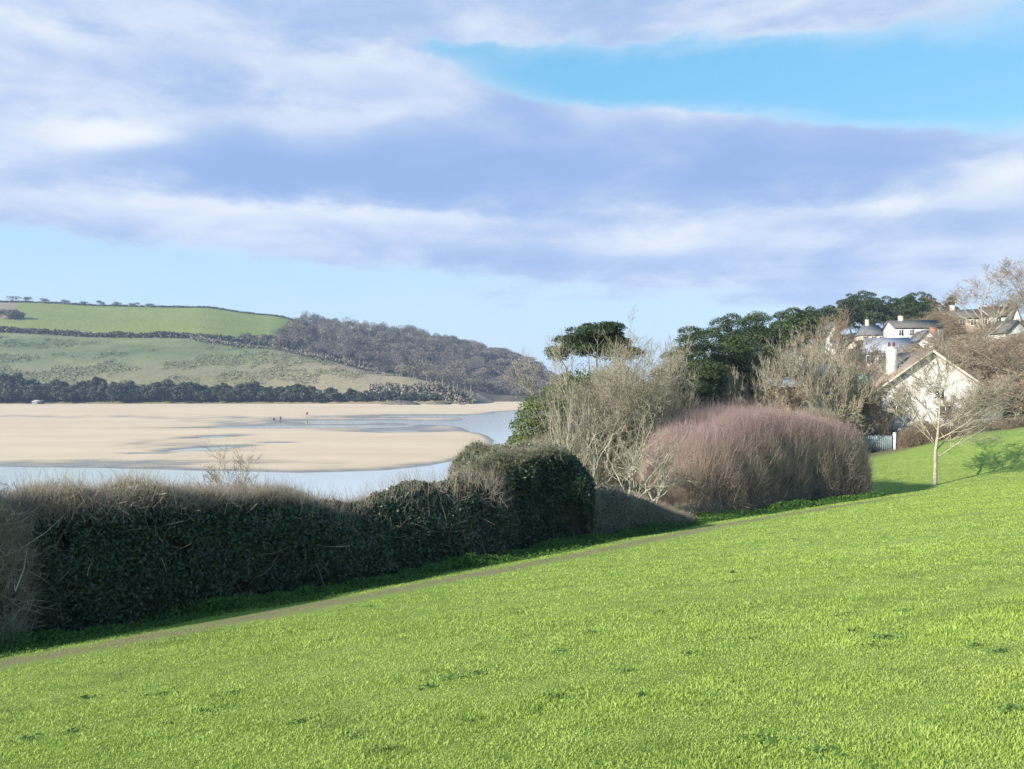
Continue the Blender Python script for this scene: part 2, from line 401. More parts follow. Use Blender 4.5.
# nettles, docks and long grass along the hedge foot
def undergrowth():
    rng = np.random.default_rng(6)
    L_ = resample(HL[1:9], 400); T2 = unit(np.gradient(L_, axis=0)); N2 = np.stack([-T2[:, 1], T2[:, 0]], 1)
    n = 90000
    i = rng.integers(0, 400, n); off = rng.uniform(-0.75, 0.7, n) - 0.2 + 0.25 * wave(L_[i], 1.5, 31)
    p = L_[i] + N2[i] * off[:, None] + rng.normal(0, 0.08, (n, 2))
    top = np.clip(0.20 + 0.18 * wave(p, 2.2, 33) + 0.1 * wave(p, 6.0, 34), 0.03, 0.6) * sstep(-1.0, -0.3, off)
    z = Hn(p[:, 0], p[:, 1]) + top * np.sqrt(rng.random(n)) + 0.01
    dd = np.hypot(p[:, 0], p[:, 1])
    V, F = leaves(np.column_stack([p, z]), 0.014 + 0.0011 * dd * rng.uniform(0.6, 1.3, n), rng, np.tile([[0.4, -0.4, 0.7]], (n, 1)), 0.45, 0.4)
    return tag(mesh_np('undergrowth', V, F, M['undergrowth'], var=np.repeat(rng.random(n), 4)), 'low leafy green growth along the foot of the hedge', 'undergrowth', kind='stuff')
undergrowth()

# ------------------------------------------------------------------ hull plants: hedges and dense bushes
class Hull:
    """a bush body following a ground line; rows are (column, distance of the front foot, row of the top edge, thickness)"""
    def __init__(s, rows, seed, lump=0.14, flat=0.62, lf=0.9, round=0.4, topw=0.0):
        s.round = round; s.topw = topw
        s.seed, s.lump, s.flat, s.lf = seed, lump, flat, lf
        rows = np.array(rows, float)
        x = (rows[:, 0] - HX) / FPX * rows[:, 1]
        Fp = np.stack([x, rows[:, 1]], 1)
        T = unit(np.gradient(Fp, axis=0)); N = np.stack([-T[:, 1], T[:, 0]], 1)
        C = Fp + N * rows[:, 3:4] * 0.5
        ztop = (HY - rows[:, 2]) / FPX * C[:, 1]
        s.t = np.concatenate([[0], np.cumsum(np.hypot(*np.diff(C, axis=0).T))]); s.len = s.t[-1]
        s.C, s.N, s.th, s.zt = C, N, rows[:, 3], ztop
    def at(s, t, phi, rad=1.0):
        ip = lambda a: np.interp(t, s.t, a)
        cx, cy = ip(s.C[:, 0]), ip(s.C[:, 1]); nx, ny = ip(s.N[:, 0]), ip(s.N[:, 1])
        zb = Hn(cx, cy) - 0.1; h = np.maximum(ip(s.zt) - zb, 0.15); th = ip(s.th) * 0.5
        tw_ = np.stack([t, t * 0], -1); h = h * (1 + s.topw * (wave(tw_, 1.7, s.seed + 5) + 0.6 * wave(tw_, 5.0, s.seed + 6)))
        c, sn = np.cos(phi), np.sin(phi)
        q = np.stack([cx - nx * c * th, cy - ny * c * th, zb + h * sn], -1)
        l = 1 + s.lump * wave(q, s.lf, s.seed) + s.lump * 0.6 * wave(q, s.lf * 3.1, s.seed + 1)
        e = s.erad(); q_ = np.clip(np.minimum(t, s.len - t) / e, 0, 1); end = np.sqrt(np.clip(1 - (1 - q_) ** 2, 0, 1)); l = l * (0.04 + 0.96 * end)
        lat = np.sign(c) * np.abs(c) ** s.flat * th * l * rad; up = np.abs(sn) ** s.flat * h * (0.5 + 0.5 * l) * rad
        tx, ty = ny, -nx
        P = np.stack([cx - nx * lat, cy - ny * lat, zb + up], -1)
        sg = np.where(t < s.len / 2, -1.0, 1.0) * (1 - q_)
        O = unit(np.stack([-nx * c * end + tx * sg, -ny * c * end + ty * sg, (sn * 0.9 + 0.05) * end], -1))
        return P, O
    def erad(s): return min(s.len * 0.5, float(np.mean(s.th)) * s.round)
    def ts(s, rng, n):
        e = s.erad(); t = rng.uniform(0, s.len, n); m = rng.random(n) < min(0.5, 1.6 * e / s.len)
        te = e * (1 - np.cos(rng.uniform(0, math.pi / 2, n))); te = np.where(rng.random(n) < 0.5, te, s.len - te)
        return np.where(m, te, t)
    def core(s, mat, parent, name='shade_core', rad=0.8):  # added light-blocking shell, dark like the shade between leaves, no modelled stems
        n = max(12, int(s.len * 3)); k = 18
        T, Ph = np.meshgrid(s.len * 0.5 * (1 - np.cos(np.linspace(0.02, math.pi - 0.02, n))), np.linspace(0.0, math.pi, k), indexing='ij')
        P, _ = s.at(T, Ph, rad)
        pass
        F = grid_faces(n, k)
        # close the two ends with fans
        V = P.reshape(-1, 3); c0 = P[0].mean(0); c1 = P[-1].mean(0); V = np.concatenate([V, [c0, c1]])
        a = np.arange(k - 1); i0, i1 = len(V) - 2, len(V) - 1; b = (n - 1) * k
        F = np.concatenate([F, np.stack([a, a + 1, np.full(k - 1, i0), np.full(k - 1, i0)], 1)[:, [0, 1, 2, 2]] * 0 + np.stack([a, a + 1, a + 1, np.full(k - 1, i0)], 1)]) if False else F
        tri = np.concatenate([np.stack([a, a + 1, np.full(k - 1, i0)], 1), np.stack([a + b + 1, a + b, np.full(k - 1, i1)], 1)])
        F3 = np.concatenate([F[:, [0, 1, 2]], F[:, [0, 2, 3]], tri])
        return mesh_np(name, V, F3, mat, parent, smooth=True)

def hull_twigs(h, n, rng, length, rad, phi=(0.0, math.pi), upb=0.5, tilt=0.35, seat=0.95, trange=None, curl=0.25):
    lo, hi = trange or (0, h.len)
    t = rng.uniform(lo, hi, n) if trange else h.ts(rng, n); ph = rng.uniform(phi[0], phi[1], n)
    P, O = h.at(t, ph, seat * np.ones(n))
    d = unit(O * (1 - upb) + np.array([0, 0, 1.0]) * upb + rng.normal(0, tilt, (n, 3)))
    ln = length * rng.uniform(0.5, 1.4, n)
    S = P - d * (ln * 0.55)[:, None]
    segs = []; p = S; r = rad * rng.uniform(0.7, 1.3, n); K = 3
    for k in range(K):
        d = unit(d + rng.normal(0, curl, (n, 3)) + np.array([0, 0, 0.06]))
        q = p + d * (ln / K)[:, None]
        segs.append((p, q, r * (1 - k * 0.28), r * (1 - (k + 1) * 0.28))); p = q
    v = np.tile(rng.random(n), K)
    hh = np.concatenate([np.full(n, k / K) for k in range(K)])
    P0, P1, R0, R1 = [np.concatenate(a) for a in zip(*segs)]
    return P0, P1, R0, R1, v, hh

def twig_obj(name, data, mat, parent, mixh=0.0):
    P0, P1, R0, R1, v, hh = data
    V, F = tubes(P0, P1, R0, R1, 3)
    return mesh_np(name, V, F, mat, parent, var=np.repeat(np.clip(v * (1 - mixh) + hh * mixh, 0, 1), 6))

def thin_patch(d, f, seed, lim):
    """keep a twig only where the patch noise allows it, so twigs come and go along the hedge"""
    n = len(d[0]) // 3; w = wave(d[0][:n], f * 1.6, seed) + 0.5 * wave(d[0][:n], f * 6, seed + 1)
    k = np.tile(w > -0.45 + lim, 3); return tuple(a[k] for a in d)
def join_d(*ds): return tuple(np.concatenate(a) for a in zip(*ds))

def ground_root(name, h):
    c = h.C[len(h.C) // 2]
    return empty(name, (0, 0, 0)) if False else empty(name, (float(c[0]), float(c[1]), float(Hn(c[0], c[1]))))
def settle(root):
    """children were built in world coordinates: bring them into the space of their root"""
    bpy.context.view_layer.update()
    for ch in root.children:
        if not ch.get('_set'):
            ch.matrix_parent_inverse = root.matrix_world.inverted(); 
    return root

# main ivy hedge
rows = [(10, 13.3, 505, 2.2), (60, 13.9, 503, 2.3), (130, 14.7, 501, 2.3), (200, 15.7, 496, 2.4), (300, 17.4, 493, 2.4), (380, 19.2, 490, 2.4), (440, 21.0, 485, 2.4), (490, 22.3, 478, 2.4), (530, 23.4, 480, 2.3)]
h = Hull(rows, 41, lump=0.26, lf=1.1, topw=0.06); rng = np.random.default_rng(41)
root = tag(ground_root('hedge', h), 'long dark ivy hedge with dead brown twigs along its top, beside the worn path', 'hedge')
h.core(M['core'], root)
n = 300000; t = h.ts(rng, n); ph = rng.uniform(0.0, 2.5, n)
lim = 1.58 + 0.65 * wave(np.stack([t, ph * 0], 1), 0.8, 43) + 0.25 * wave(np.stack([t, ph], 1), 3.5, 46)
k = (ph < lim) | (rng.random(n) < 0.13)
t, ph = t[k], ph[k]; rr = 1.0 - 0.14 * rng.random(len(t)) ** 1.5 + 0.02
P, O = h.at(t, ph, rr); kk = wave(P, 2.6, 44) + 0.6 * wave(P, 7.0, 45) > -0.62 + 0.35 * rng.random(len(t)); P, O, t = P[kk], O[kk], t[kk]; d_ = P[:, 1]
V, F = leaves(P + rng.normal(0, 0.03, P.shape), (0.016 + 0.0011 * d_) * rng.uniform(0.5, 1.4, len(t)), rng, O, 0.7, 0.45)
mesh_np('foliage', V, F, M['ivy'], root, var=np.repeat(rng.random(len(t)) * 0.8, 4))
tw = join_d(thin_patch(hull_twigs(h, 40000, rng, 0.46, 0.0042, (1.05, 2.3), 0.45, 0.55, 1.03), 0.9, 43, 0.3), hull_twigs(h, 2200, rng, 0.8, 0.0042, (1.15, 2.0), 0.85, 0.2, 1.08), hull_twigs(h, 1200, rng, 0.5, 0.0045, (0.1, 1.1), 0.2, 0.6, 1.02), hull_twigs(h, 90, rng, 1.1, 0.009, (0.2, 1.2), 0.3, 0.5, 1.0))
twig_obj('twigs', tw, M['deadtwig'], root); settle(root)

# bare bramble thicket at the left end
rows = [(-190, 11.2, 470, 2.2), (-110, 11.9, 476, 2.3), (-40, 12.5, 482, 2.3), (10, 13.0, 484, 2.3), (45, 13.4, 495, 2.1)]
h = Hull(rows, 51, lump=0.2, lf=1.2); rng = np.random.default_rng(51)
root = tag(ground_root('bramble_thicket', h), 'tangled bare grey brown thicket at the left end of the ivy hedge', 'thicket')
h.core(M['core'], root, rad=0.72)
tw = join_d(hull_twigs(h, 17000, rng, 0.6, 0.0042, (0.0, 2.4), 0.35, 0.55, 0.95, curl=0.4), hull_twigs(h, 900, rng, 0.8, 0.005, (0.9, 2.0), 0.8, 0.25, 0.95), hull_twigs(h, 220, rng, 1.2, 0.011, (0.1, 1.0), 0.3, 0.6, 0.85, curl=0.3))
twig_obj('twigs', tw, M['deadtwig'], root)
n = 9000; P, O = h.at(h.ts(rng, n), rng.uniform(0, 1.0, n), 1 - 0.2 * rng.random(n))
k = wave(P, 1.6, 5) > 0.15; P, O = P[k], O[k]
V, F = leaves(P, 0.035, rng, O, 0.7, 0.45); mesh_np('foliage', V, F, M['ivy'], root, var=np.repeat(rng.random(len(P)) * 0.8, 4)); settle(root)

# tall ivy clad shrub at the end of the hedge
rows = [(462, 23.0, 476, 2.2), (485, 23.3, 464, 2.6), (515, 23.7, 452, 3.2), (545, 24.3, 447, 3.4), (578, 25.0, 449, 3.2), (607, 25.6, 458, 2.8)]
h = Hull(rows, 61, lump=0.26, flat=0.5, lf=1.2, round=0.3); rng = np.random.default_rng(61)
root = tag(ground_root('ivy_shrub', h), 'tall rounded ivy covered shrub standing above the right end of the long hedge', 'shrub')
h.core(M['core'], root)
n = 85000; t = h.ts(rng, n); ph = rng.uniform(0.0, 2.7, n)
P, O = h.at(t, ph, 1.02 - 0.15 * rng.random(n) ** 1.5); kk = wave(P, 2.4, 64) + 0.6 * wave(P, 6.0, 65) > -0.95 + 0.35 * rng.random(n); P, O, ph, n = P[kk], O[kk], ph[kk], int(kk.sum())
V, F = leaves(P + rng.normal(0, 0.04, P.shape), 0.045 * rng.uniform(0.6, 1.3, n), rng, O, 0.7, 0.45)
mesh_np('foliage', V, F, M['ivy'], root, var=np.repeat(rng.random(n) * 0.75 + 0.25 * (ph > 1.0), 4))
k = hull_twigs(h, 17000, rng, 0.42, 0.0045, (1.0, 2.3), 0.4, 0.5, 1.0, trange=(0, h.len * 0.75)); twig_obj('twigs', k, M['twig_pale'], root); settle(root)

# low dark brambles between the ivy shrub and the purple bush
rows = [(592, 26.0, 484, 2.4), (620, 27.2, 486, 2.8), (645, 28.6, 494, 2.6), (670, 30.0, 507, 2.2), (700, 31.8, 517, 1.8)]
h = Hull(rows, 71, lump=0.25, flat=0.75, lf=1.4, topw=0.12); rng = np.random.default_rng(71)
root = tag(ground_root('bramble_bush', h), 'low dark bramble bush sloping down between the ivy shrub and the purple bush', 'bush')
h.core(M['core'], root)
twig_obj('twigs', hull_twigs(h, 13000, rng, 0.55, 0.005, (0.0, 2.6), 0.5, 0.5, 1.0), M['deadtwig'], root)
n = 20000; P, O = h.at(h.ts(rng, n), rng.uniform(0, 2.6, n), 1.02 - 0.2 * rng.random(n))
V, F = leaves(P, 0.045, rng, O, 0.7, 0.45); mesh_np('foliage', V, F, M['ivy'], root, var=np.repeat(rng.random(n) * 0.8, 4)); settle(root)

# the big purple twigged bush
rows = [(646, 34.0, 520, 1.6), (668, 34.1, 496, 2.8), (690, 34.4, 468, 4.0), (711, 34.9, 444, 5.0), (735, 35.7, 425, 6.0), (775, 37.4, 411, 6.6), (822, 39.8, 412, 6.6), (856, 41.3, 418, 6.0), (886, 42.8, 434, 5.0)]
h = Hull(rows, 81, lump=0.10, topw=0.015, flat=0.62, lf=0.7); rng = np.random.default_rng(81)
root = tag(ground_root('willow_bush', h), 'large rounded bush of fine bare purple pink twigs beside the path', 'bush')
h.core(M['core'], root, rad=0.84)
tw = join_d(hull_twigs(h, 80000, rng, 0.75, 0.0046, (0.0, 2.8), 0.5, 0.28, 0.98, curl=0.2), hull_twigs(h, 6000, rng, 1.2, 0.006, (0.6, 2.4), 0.85, 0.15, 1.02, curl=0.1), hull_twigs(h, 1500, rng, 1.3, 0.010, (0.0, 1.2), 0.8, 0.2, 1.0, curl=0.15))
P0, P1, R0, R1, v, hh = tw
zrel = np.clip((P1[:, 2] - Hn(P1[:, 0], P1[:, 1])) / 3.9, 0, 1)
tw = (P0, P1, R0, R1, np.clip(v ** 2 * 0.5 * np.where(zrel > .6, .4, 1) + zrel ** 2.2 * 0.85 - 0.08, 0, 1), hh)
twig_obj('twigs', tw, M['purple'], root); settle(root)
rows = [(690, 33.0, 506, 1.2), (720, 34.5, 500, 1.4), (755, 36.2, 498, 1.4), (790, 38.2, 492, 1.2), (815, 39.6, 488, 1.1)]
h = Hull(rows, 85, lump=0.3, lf=1.6); rng = np.random.default_rng(85)
root = tag(ground_root('bramble_bush', h), 'straggling grey green brambles along the foot of the purple bush', 'bush')
h.core(M['core'], root, rad=0.6)
twig_obj('twigs', hull_twigs(h, 6000, rng, 0.5, 0.006, (0.0, 2.6), 0.5, 0.5, 0.9), M['deadtwig'], root)
n = 7000; P, O = h.at(h.ts(rng, n), rng.uniform(0, 2.6, n), 1 - 0.4 * rng.random(n))
V, F = leaves(P, 0.05, rng, O, 0.6, 0.45); mesh_np('foliage', V, F, M['ivy'], root, var=np.repeat(rng.random(n), 4)); settle(root)

# ------------------------------------------------------------------ trees
def grow(rng, H, W, trunk_h=0.3, r0=0.18, levels=((7, .75, 45), (6, .6, 40), (6, .5, 40), (5, .45, 45)), wander=0.16, up=0.05, nseg=5, rmin=0.006, lean=(0, 0), clear=0.35, stems=1, rfall=0.5):
    S = []
    if stems == 1:
        st = np.zeros((1, 3)); dr = unit(np.array([[lean[0], lean[1], 1.0]])); ln = np.array([H * (trunk_h + 0.35)]); rr = np.array([r0])
    else:
        st = rng.normal(0, 0.12 * W / 3, (stems, 3)); st[:, 2] = 0
        a = np.linspace(0, 6.283, stems, endpoint=False) + rng.uniform(0, 1, stems)
        dr = unit(np.stack([np.cos(a) * 0.5 + lean[0], np.sin(a) * 0.5 + lean[1], np.ones(stems)], 1)); ln = H * rng.uniform(0.6, 0.9, stems); rr = r0 * rng.uniform(0.5, 0.9, stems)
    for li in range(len(levels) + 1):
        K = nseg if li < 3 else 3
        pts = [st]; ds = []; p, d = st, dr
        for k in range(K):
            d = unit(d + rng.normal(0, wander * (0.5 if li == 0 else 1), d.shape) + np.array([0, 0, up if li else 0.03]))
            p = p + d * (ln / K)[:, None]; pts.append(p); ds.append(d)
        end = 0.3 if li < len(levels) else 0.5
        for k in range(K):
            f0 = 1 - (1 - end) * k / K; f1 = 1 - (1 - end) * (k + 1) / K
            S.append((pts[k], pts[k + 1], np.maximum(rr * f0, rmin), np.maximum(rr * f1, rmin * .8), np.full(len(rr), li)))
        if li == len(levels): break
        nc, ratio, ang = levels[li]
        n = len(st); t = rng.uniform(clear if li == 0 else 0.2, 1.0, (n, nc)); t[:, 0] = 1.0
        idx = np.minimum((t * K).astype(int), K - 1); fr = t * K - idx
        PT = np.stack(pts, 1); DS = np.stack(ds, 1)
        bi = np.arange(n)[:, None]
        start = PT[bi, idx] * (1 - fr[..., None]) + PT[bi, idx + 1] * fr[..., None]
        dd = DS[bi, idx]; pr = rng.normal(size=dd.shape); pr = unit(pr - (pr * dd).sum(-1, keepdims=True) * dd)
        an = np.radians(ang) * rng.uniform(0.5, 1.25, (n, nc)); an[:, 0] *= 0.4
        nd = unit(dd * np.cos(an)[..., None] + pr * np.sin(an)[..., None])
        nl = ln[:, None] * ratio * rng.uniform(0.6, 1.15, (n, nc)) * (1.15 - 0.35 * t)
        nr = rr[:, None] * (1 - (1 - end) * t) * rfall * rng.uniform(0.8, 1.2, (n, nc)); nr[:, 0] = rr * end * 1.0
        st, dr, ln, rr = start.reshape(-1, 3), nd.reshape(-1, 3), nl.ravel(), nr.ravel()
    P0, P1, R0, R1, lv = [np.concatenate(a) for a in zip(*S)]
    # scale the plant to the wished size
    zt = np.percentile(P1[:, 2], 98.3); w = np.percentile(np.abs(P1[:, 0] - P1[:, 0].mean()), 95) * 2
    sc = np.array([W / w, W / w, H / zt]); 
    P0 = P0 * sc; P1 = P1 * sc
    P0[:, 2] = np.maximum(P0[:, 2], -0.05); P1[:, 2] = np.maximum(P1[:, 2], 0.05 + 0 * P1[:, 2])
    return P0, P1, R0, R1, lv

def bare_tree(name, label, cat, base, seed, H, W, bark, twig, group=None, cut=2, rz=0.0, **kw):
    rng = np.random.default_rng(seed)
    P0, P1, R0, R1, lv = grow(rng, H, W, **kw)
    root = tag(empty(name, tuple(base), rz), label, cat, group)
    m = lv < cut
    lo = P0[m].copy(); P0[m & (P0[:, 2] < 0.02), 2] = -0.25
    V, F = tubes(P0[m], P1[m], R0[m], R1[m], 6)
    mesh_np('trunk', V, F, bark, root, smooth=True)
    V, F = tubes(P0[~m], P1[~m], R0[~m], R1[~m], 3)
    n = (~m).sum(); v = np.random.default_rng(seed + 1).random(n)
    mesh_np('twigs', V, F, twig, root, var=np.repeat(v, 6))
    return root

def BT(name, label, cat, px, d, top, W, seed, bark='bark_pale', twig='twig_pale', **kw):
    b = G(px, d); H = ZP(top, d) - b[2]
    return bare_tree(name, label, cat, b, seed, H, W, M[bark], M[twig], **dict(dict(cut=3), **kw))

# the single tree on the grass (pale trunk)
BT('bare_tree', 'lone leafless young tree with pale trunk standing on the grass before the white gabled house', 'tree', 935, 47, 350, 6.6, 104,
   twig='twig_pale', r0=0.125, trunk_h=0.35, levels=((12, .62, 46), (8, .6, 36), (7, .55, 38), (7, .5, 42)), wander=0.08, up=0.09, rmin=0.0095, clear=0.27, rfall=0.55)
# sapling sticking out above the ivy hedge
b = G(243, 18.6)
bare_tree('sapling', 'small bare sapling poking up above the ivy hedge against the sand', 'sapling', b, 103, ZP(449, 18.6) - b[2], 1.35, M['bark_pale'], M['deadtwig'],
          r0=0.03, trunk_h=0.55, clear=0.6, levels=((12, .5, 50), (9, .6, 42), (7, .5, 45)), rmin=0.0045, wander=0.14, lean=(-0.12, 0))

# pale twisted trees in the middle
spread = dict(levels=((9, .75, 50), (9, .65, 45), (8, .55, 48), (7, .5, 48)), wander=0.11, up=0.05, rmin=0.0075, lean=(0.12, 0))
for px, d, top, W, seed, lab in [
    (568, 41, 346, 5.6, 111, 'leafless pale grey tree, leftmost of the tangle, before the green evergreen'),
    (605, 41, 342, 6.0, 112, 'tallest leafless pale tree of the tangle, directly below the flat topped pine'),
    (642, 43, 352, 5.4, 113, 'leafless pale tree left of the dark broad pines with a twisted crown'),
    (676, 47, 402, 4.6, 114, 'low bare tree with pale crooked limbs before the dark pines')]:
    BT('bare_tree', lab, 'tree', px, d, top, W, seed, group='pale leafless trees between the hedge and the pines', r0=0.17 if d > 35 else 0.09, trunk_h=0.2, clear=0.3, rfall=0.58, stems=1 if seed in (111, 112, 114) else 3, **spread)
M['bark_bright'] = plain_mat('bleached bark', (0.52, 0.48, 0.37), (0.36, 0.33, 0.24), 6, 0.9, 0.4)
for px, d, top, W, seed, lab in [
    (642, 32.3, 436, 3.2, 115, 'low leafless tree with crooked bleached stems just left of the purple bush'),
    (592, 31.5, 418, 2.6, 116, 'small grey leafless tree with bleached stems behind the tall ivy shrub'),
    (620, 32.0, 402, 3.0, 117, 'slender crooked leafless tree with bleached limbs, between the ivy shrub and purple bush'),
    (560, 33.0, 392, 3.0, 118, 'pale leafless tree with bleached limbs behind the left part of the ivy shrub')]:
    BT('bare_tree', lab, 'tree', px, d, top, W, seed, bark='bark_bright', group='pale leafless trees between the hedge and the pines', r0=0.085, trunk_h=0.2, clear=0.25, rfall=0.66,
       stems=3 if seed in (115, 118) else 1, levels=((6, .8, 45), (5, .65, 42), (5, .5, 45), (4, .5, 45)), wander=0.17, up=0.05, rmin=0.006, lean=(0.15, 0))
# thick scrub under them
for px, d, top, W, th, seed, lab, tw_ in [
    (555, 33, 432, 120, 3.5, 121, 'dense pale twiggy scrub behind the tall ivy shrub', 'twig_pale'),
    (624, 34, 478, 50, 2.4, 122, 'dense grey scrub at the foot of the pale trees left of the purple bush', 'twig_brown'),
    (684, 43, 432, 60, 4.0, 123, 'grey brown scrub behind the left shoulder of the purple bush', 'twig_brown'),
    (608, 46, 366, 130, 5.0, 124, 'tall pale green scrub among the tangled leafless trees', 'twig_pale')]:
    w2 = W / 2
    rows = [(px - w2, d, top + 30, th * .6), (px - w2 * .5, d, top + 6, th), (px, d, top, th), (px + w2 * .5, d, top + 7, th), (px + w2, d, top + 32, th * .6)]
    h = Hull(rows, seed, lump=0.22, flat=0.8, lf=0.9); rng = np.random.default_rng(seed)
    root = tag(ground_root('scrub', h), lab, 'scrub')
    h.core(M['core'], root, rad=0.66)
    twig_obj('twigs', hull_twigs(h, 15000, rng, 1.0, 0.0095, (0.0, 2.6), 0.45, 0.4, 0.9, curl=0.3), M[tw_], root)
    if seed in (121, 124):
        n = 5000; P, O = h.at(h.ts(rng, n), rng.uniform(0, 2.6, n), 1 - 0.35 * rng.random(n)); k = wave(P, 1.3, seed) > 0.1
        V, F = leaves(P[k], 0.07, rng, O[k], 0.6, 0.4); mesh_np('foliage', V, F, M['evergreen'], root, var=np.repeat(rng.random(k.sum()), 4))
    settle(root)

def crown_leaves(rng, blobs, n, size, jitter=0.25, shell=0.55, flatb=0.3):
    """leaf faces spread through ellipsoid clumps; blobs are x y z rx ry rz"""
    B = np.array(blobs, float); vol = (B[:, 3] * B[:, 4] * B[:, 5]) ** 0.67; k = rng.choice(len(B), n, p=vol / vol.sum())
    d = unit(rng.normal(size=(n, 3))); d[:, 2] = np.where((d[:, 2] < 0) & (rng.random(n) < 0.6), -d[:, 2], d[:, 2])
    r = shell + (1 - shell) * rng.random(n) ** 0.6 + jitter * 0.4 * rng.normal(size=n) * 0.3
    P = B[k, :3] + d * B[k, 3:] * r[:, None]
    P = P + rng.normal(0, jitter * 0.15, P.shape)
    V, F = leaves(P, size * rng.uniform(0.6, 1.3, n), rng, d, 0.35, flatb)
    clump = rng.random(len(B))[k]
    return V, F, np.repeat(np.clip(rng.random(n) * 0.7 + clump * 0.3, 0, 1), 4)

def blob_field(rng, W, Hc, z0, n, rb, dep=None, dome=0.7):
    """clumps arranged in a domed crown"""
    dep = dep or W; out = []
    for _ in range(n):
        a = rng.uniform(0, 6.283); q = math.sqrt(rng.random())
        x, y = math.cos(a) * q * W / 2, math.sin(a) * q * dep / 2
        zt = Hc * (1 - dome * q ** 2); z = z0 + zt * rng.uniform(0.45, 1.0)
        s = rb * rng.uniform(0.6, 1.25)
        out.append((x, y, z, s * 1.25, s * 1.25, s * 0.75))
    return out

def leafy_tree(name, label, cat, base, seed, H, W, *a_, **k_):
    return leafy_tree_(name, label, cat, base, seed, H, W, *a_, **k_)
def leafy_tree_(name, label, cat, base, seed, H, W, crown_from, nb, rb, n, size, mat, bark, group=None, lean=(0, 0), trunk_r=0.3, dome=0.6, dep=None, off=(0, 0), limbs=8, crown_name='crown', blobs=None):
    rng = np.random.default_rng(seed)
    root = tag(empty(name, tuple(base)), label, cat, group)
    z0 = H * crown_from; Hc = H - z0 - rb * 0.5
    B = blob_field(rng, W - rb * 1.6, Hc, z0, nb, rb, dep, dome)
    B = [(b[0] + off[0], b[1] + off[1]) + b[2:] for b in B]
    if blobs is not None:
        B = []
        for (bx, bz, bw, bh, q) in blobs:
            for _ in range(q):
                sc_ = rb * rng.uniform(.55, 1.1); B.append((bx + rng.uniform(-.5, .5) * bw, rng.uniform(-.4, .4) * W * .6, bz + rng.uniform(-.5, .5) * bh, sc_ * 1.3, sc_ * 1.2, sc_ * .6))
    V, F, v = crown_leaves(rng, B, n, size)
    mesh_np(crown_name, V, F, mat, root, var=v)
    # trunk and limbs reaching the clumps
    S = []
    K = 6; p = np.array([0, 0, -0.4]); top = np.array([off[0] * .7 + lean[0] * H, off[1] * .7 + lean[1] * H, z0 + Hc * 0.5])
    pts = [p + (top - p) * k / K + (rng.normal(0, 0.02 * H, 3) * [1, 1, 0] if 0 < k < K else 0) for k in range(K + 1)]
    for k in range(K): S.append((pts[k], pts[k + 1], trunk_r * (1 - 0.12 * k), trunk_r * (1 - 0.12 * (k + 1))))
    for b in [B[i] for i in rng.choice(len(B), min(limbs * 2, len(B)), replace=False)]:
        s = pts[int(rng.integers(3, K + 1))]; e = np.array(b[:3]); m = (s + e) / 2 + rng.normal(0, 0.04 * H, 3)
        S.append((s, m, trunk_r * .35, trunk_r * .25)); S.append((m, e, trunk_r * .25, trunk_r * .1))
    P0, P1, R0, R1 = [np.array(a) for a in zip(*S)]
    V, F = tubes(P0, P1, R0, R1, 6); mesh_np('trunk', V, F, bark, root, smooth=True)
    return root

def LT(name, label, cat, px, d, top, W, seed, **kw):
    b = G(px, d); H = ZP(top, d) - b[2]
    return leafy_tree(name, label, cat, b, seed, H, W, bark=M['bark_dark'], **kw)

# flat topped pine
b = G(600, 55); k_ = 55 / FPX; zz = lambda py: ZP(py, 55) - b[2]
leafy_tree('pine_tree', 'flat topped windswept pine rising above the tangle of leafless trees', 'tree', b, 131, zz(326), 6.0, crown_from=.7, nb=4, rb=0.70, n=32000, size=0.085, mat=M['pine'], bark=M['bark_dark'], trunk_r=0.16, limbs=3, off=(-.3, 0),
           blobs=[(-5 * k_, zz(336), 44 * k_, 18 * k_, 26), (-24 * k_, zz(346), 28 * k_, 12 * k_, 12), (-38 * k_, zz(354), 16 * k_, 6 * k_, 4), (14 * k_, zz(343), 28 * k_, 12 * k_, 12), (28 * k_, zz(352), 18 * k_, 6 * k_, 5), (0, zz(351), 40 * k_, 12 * k_, 10)])
# evergreen at the left edge
LT('evergreen_shrub', 'yellow green evergreen shrub, at the left edge of the tree group beside the river bend', 'shrub', 538, 41, 384, 3.7, 132, crown_from=0.12, nb=40, rb=0.75, n=16000, size=0.085, mat=M['evergreen'], trunk_r=0.12, dome=0.45)
LT('evergreen_shrub', 'tall dark green evergreen between the river bend and the flat topped pine', 'shrub', 572, 47, 349, 5.0, 133, crown_from=0.2, nb=34, rb=0.8, n=14000, size=0.09, mat=M['evergreen'], trunk_r=0.12, dome=0.7)
# broad dark pines
for px, d, top, W, seed, lab, cf in [
    (690, 66, 322, 7.5, 141, 'broad dark pine, leftmost of the big dark pines, with branches down to mid height', 0.3),
    (722, 70, 307, 7.5, 142, 'tallest of the big dark pines left of the pale leafless garden trees', 0.35),
    (668, 60, 350, 4.4, 143, 'lower yellowish dark evergreen leaning out before the big dark pines', 0.35),
    (756, 80, 312, 7.0, 144, 'dark pine right of the tallest one, behind the leafless garden trees', 0.4)]:
    LT('pine_tree', lab, 'tree', px, d, top, W, seed, crown_from=cf - .12, nb=60, rb=1.0, n=42000, size=0.105, mat=M['pine'], trunk_r=0.28, dome=0.6, limbs=12)
LT('pine_tree', 'dark wedge shaped pine on the hillside between the big pines and the ridge row', 'tree', 800, 120, 303, 7.0, 145, crown_from=0.35, nb=40, rb=1.2, n=12000, size=0.22, mat=M['pine'], trunk_r=0.3, dome=0.5)
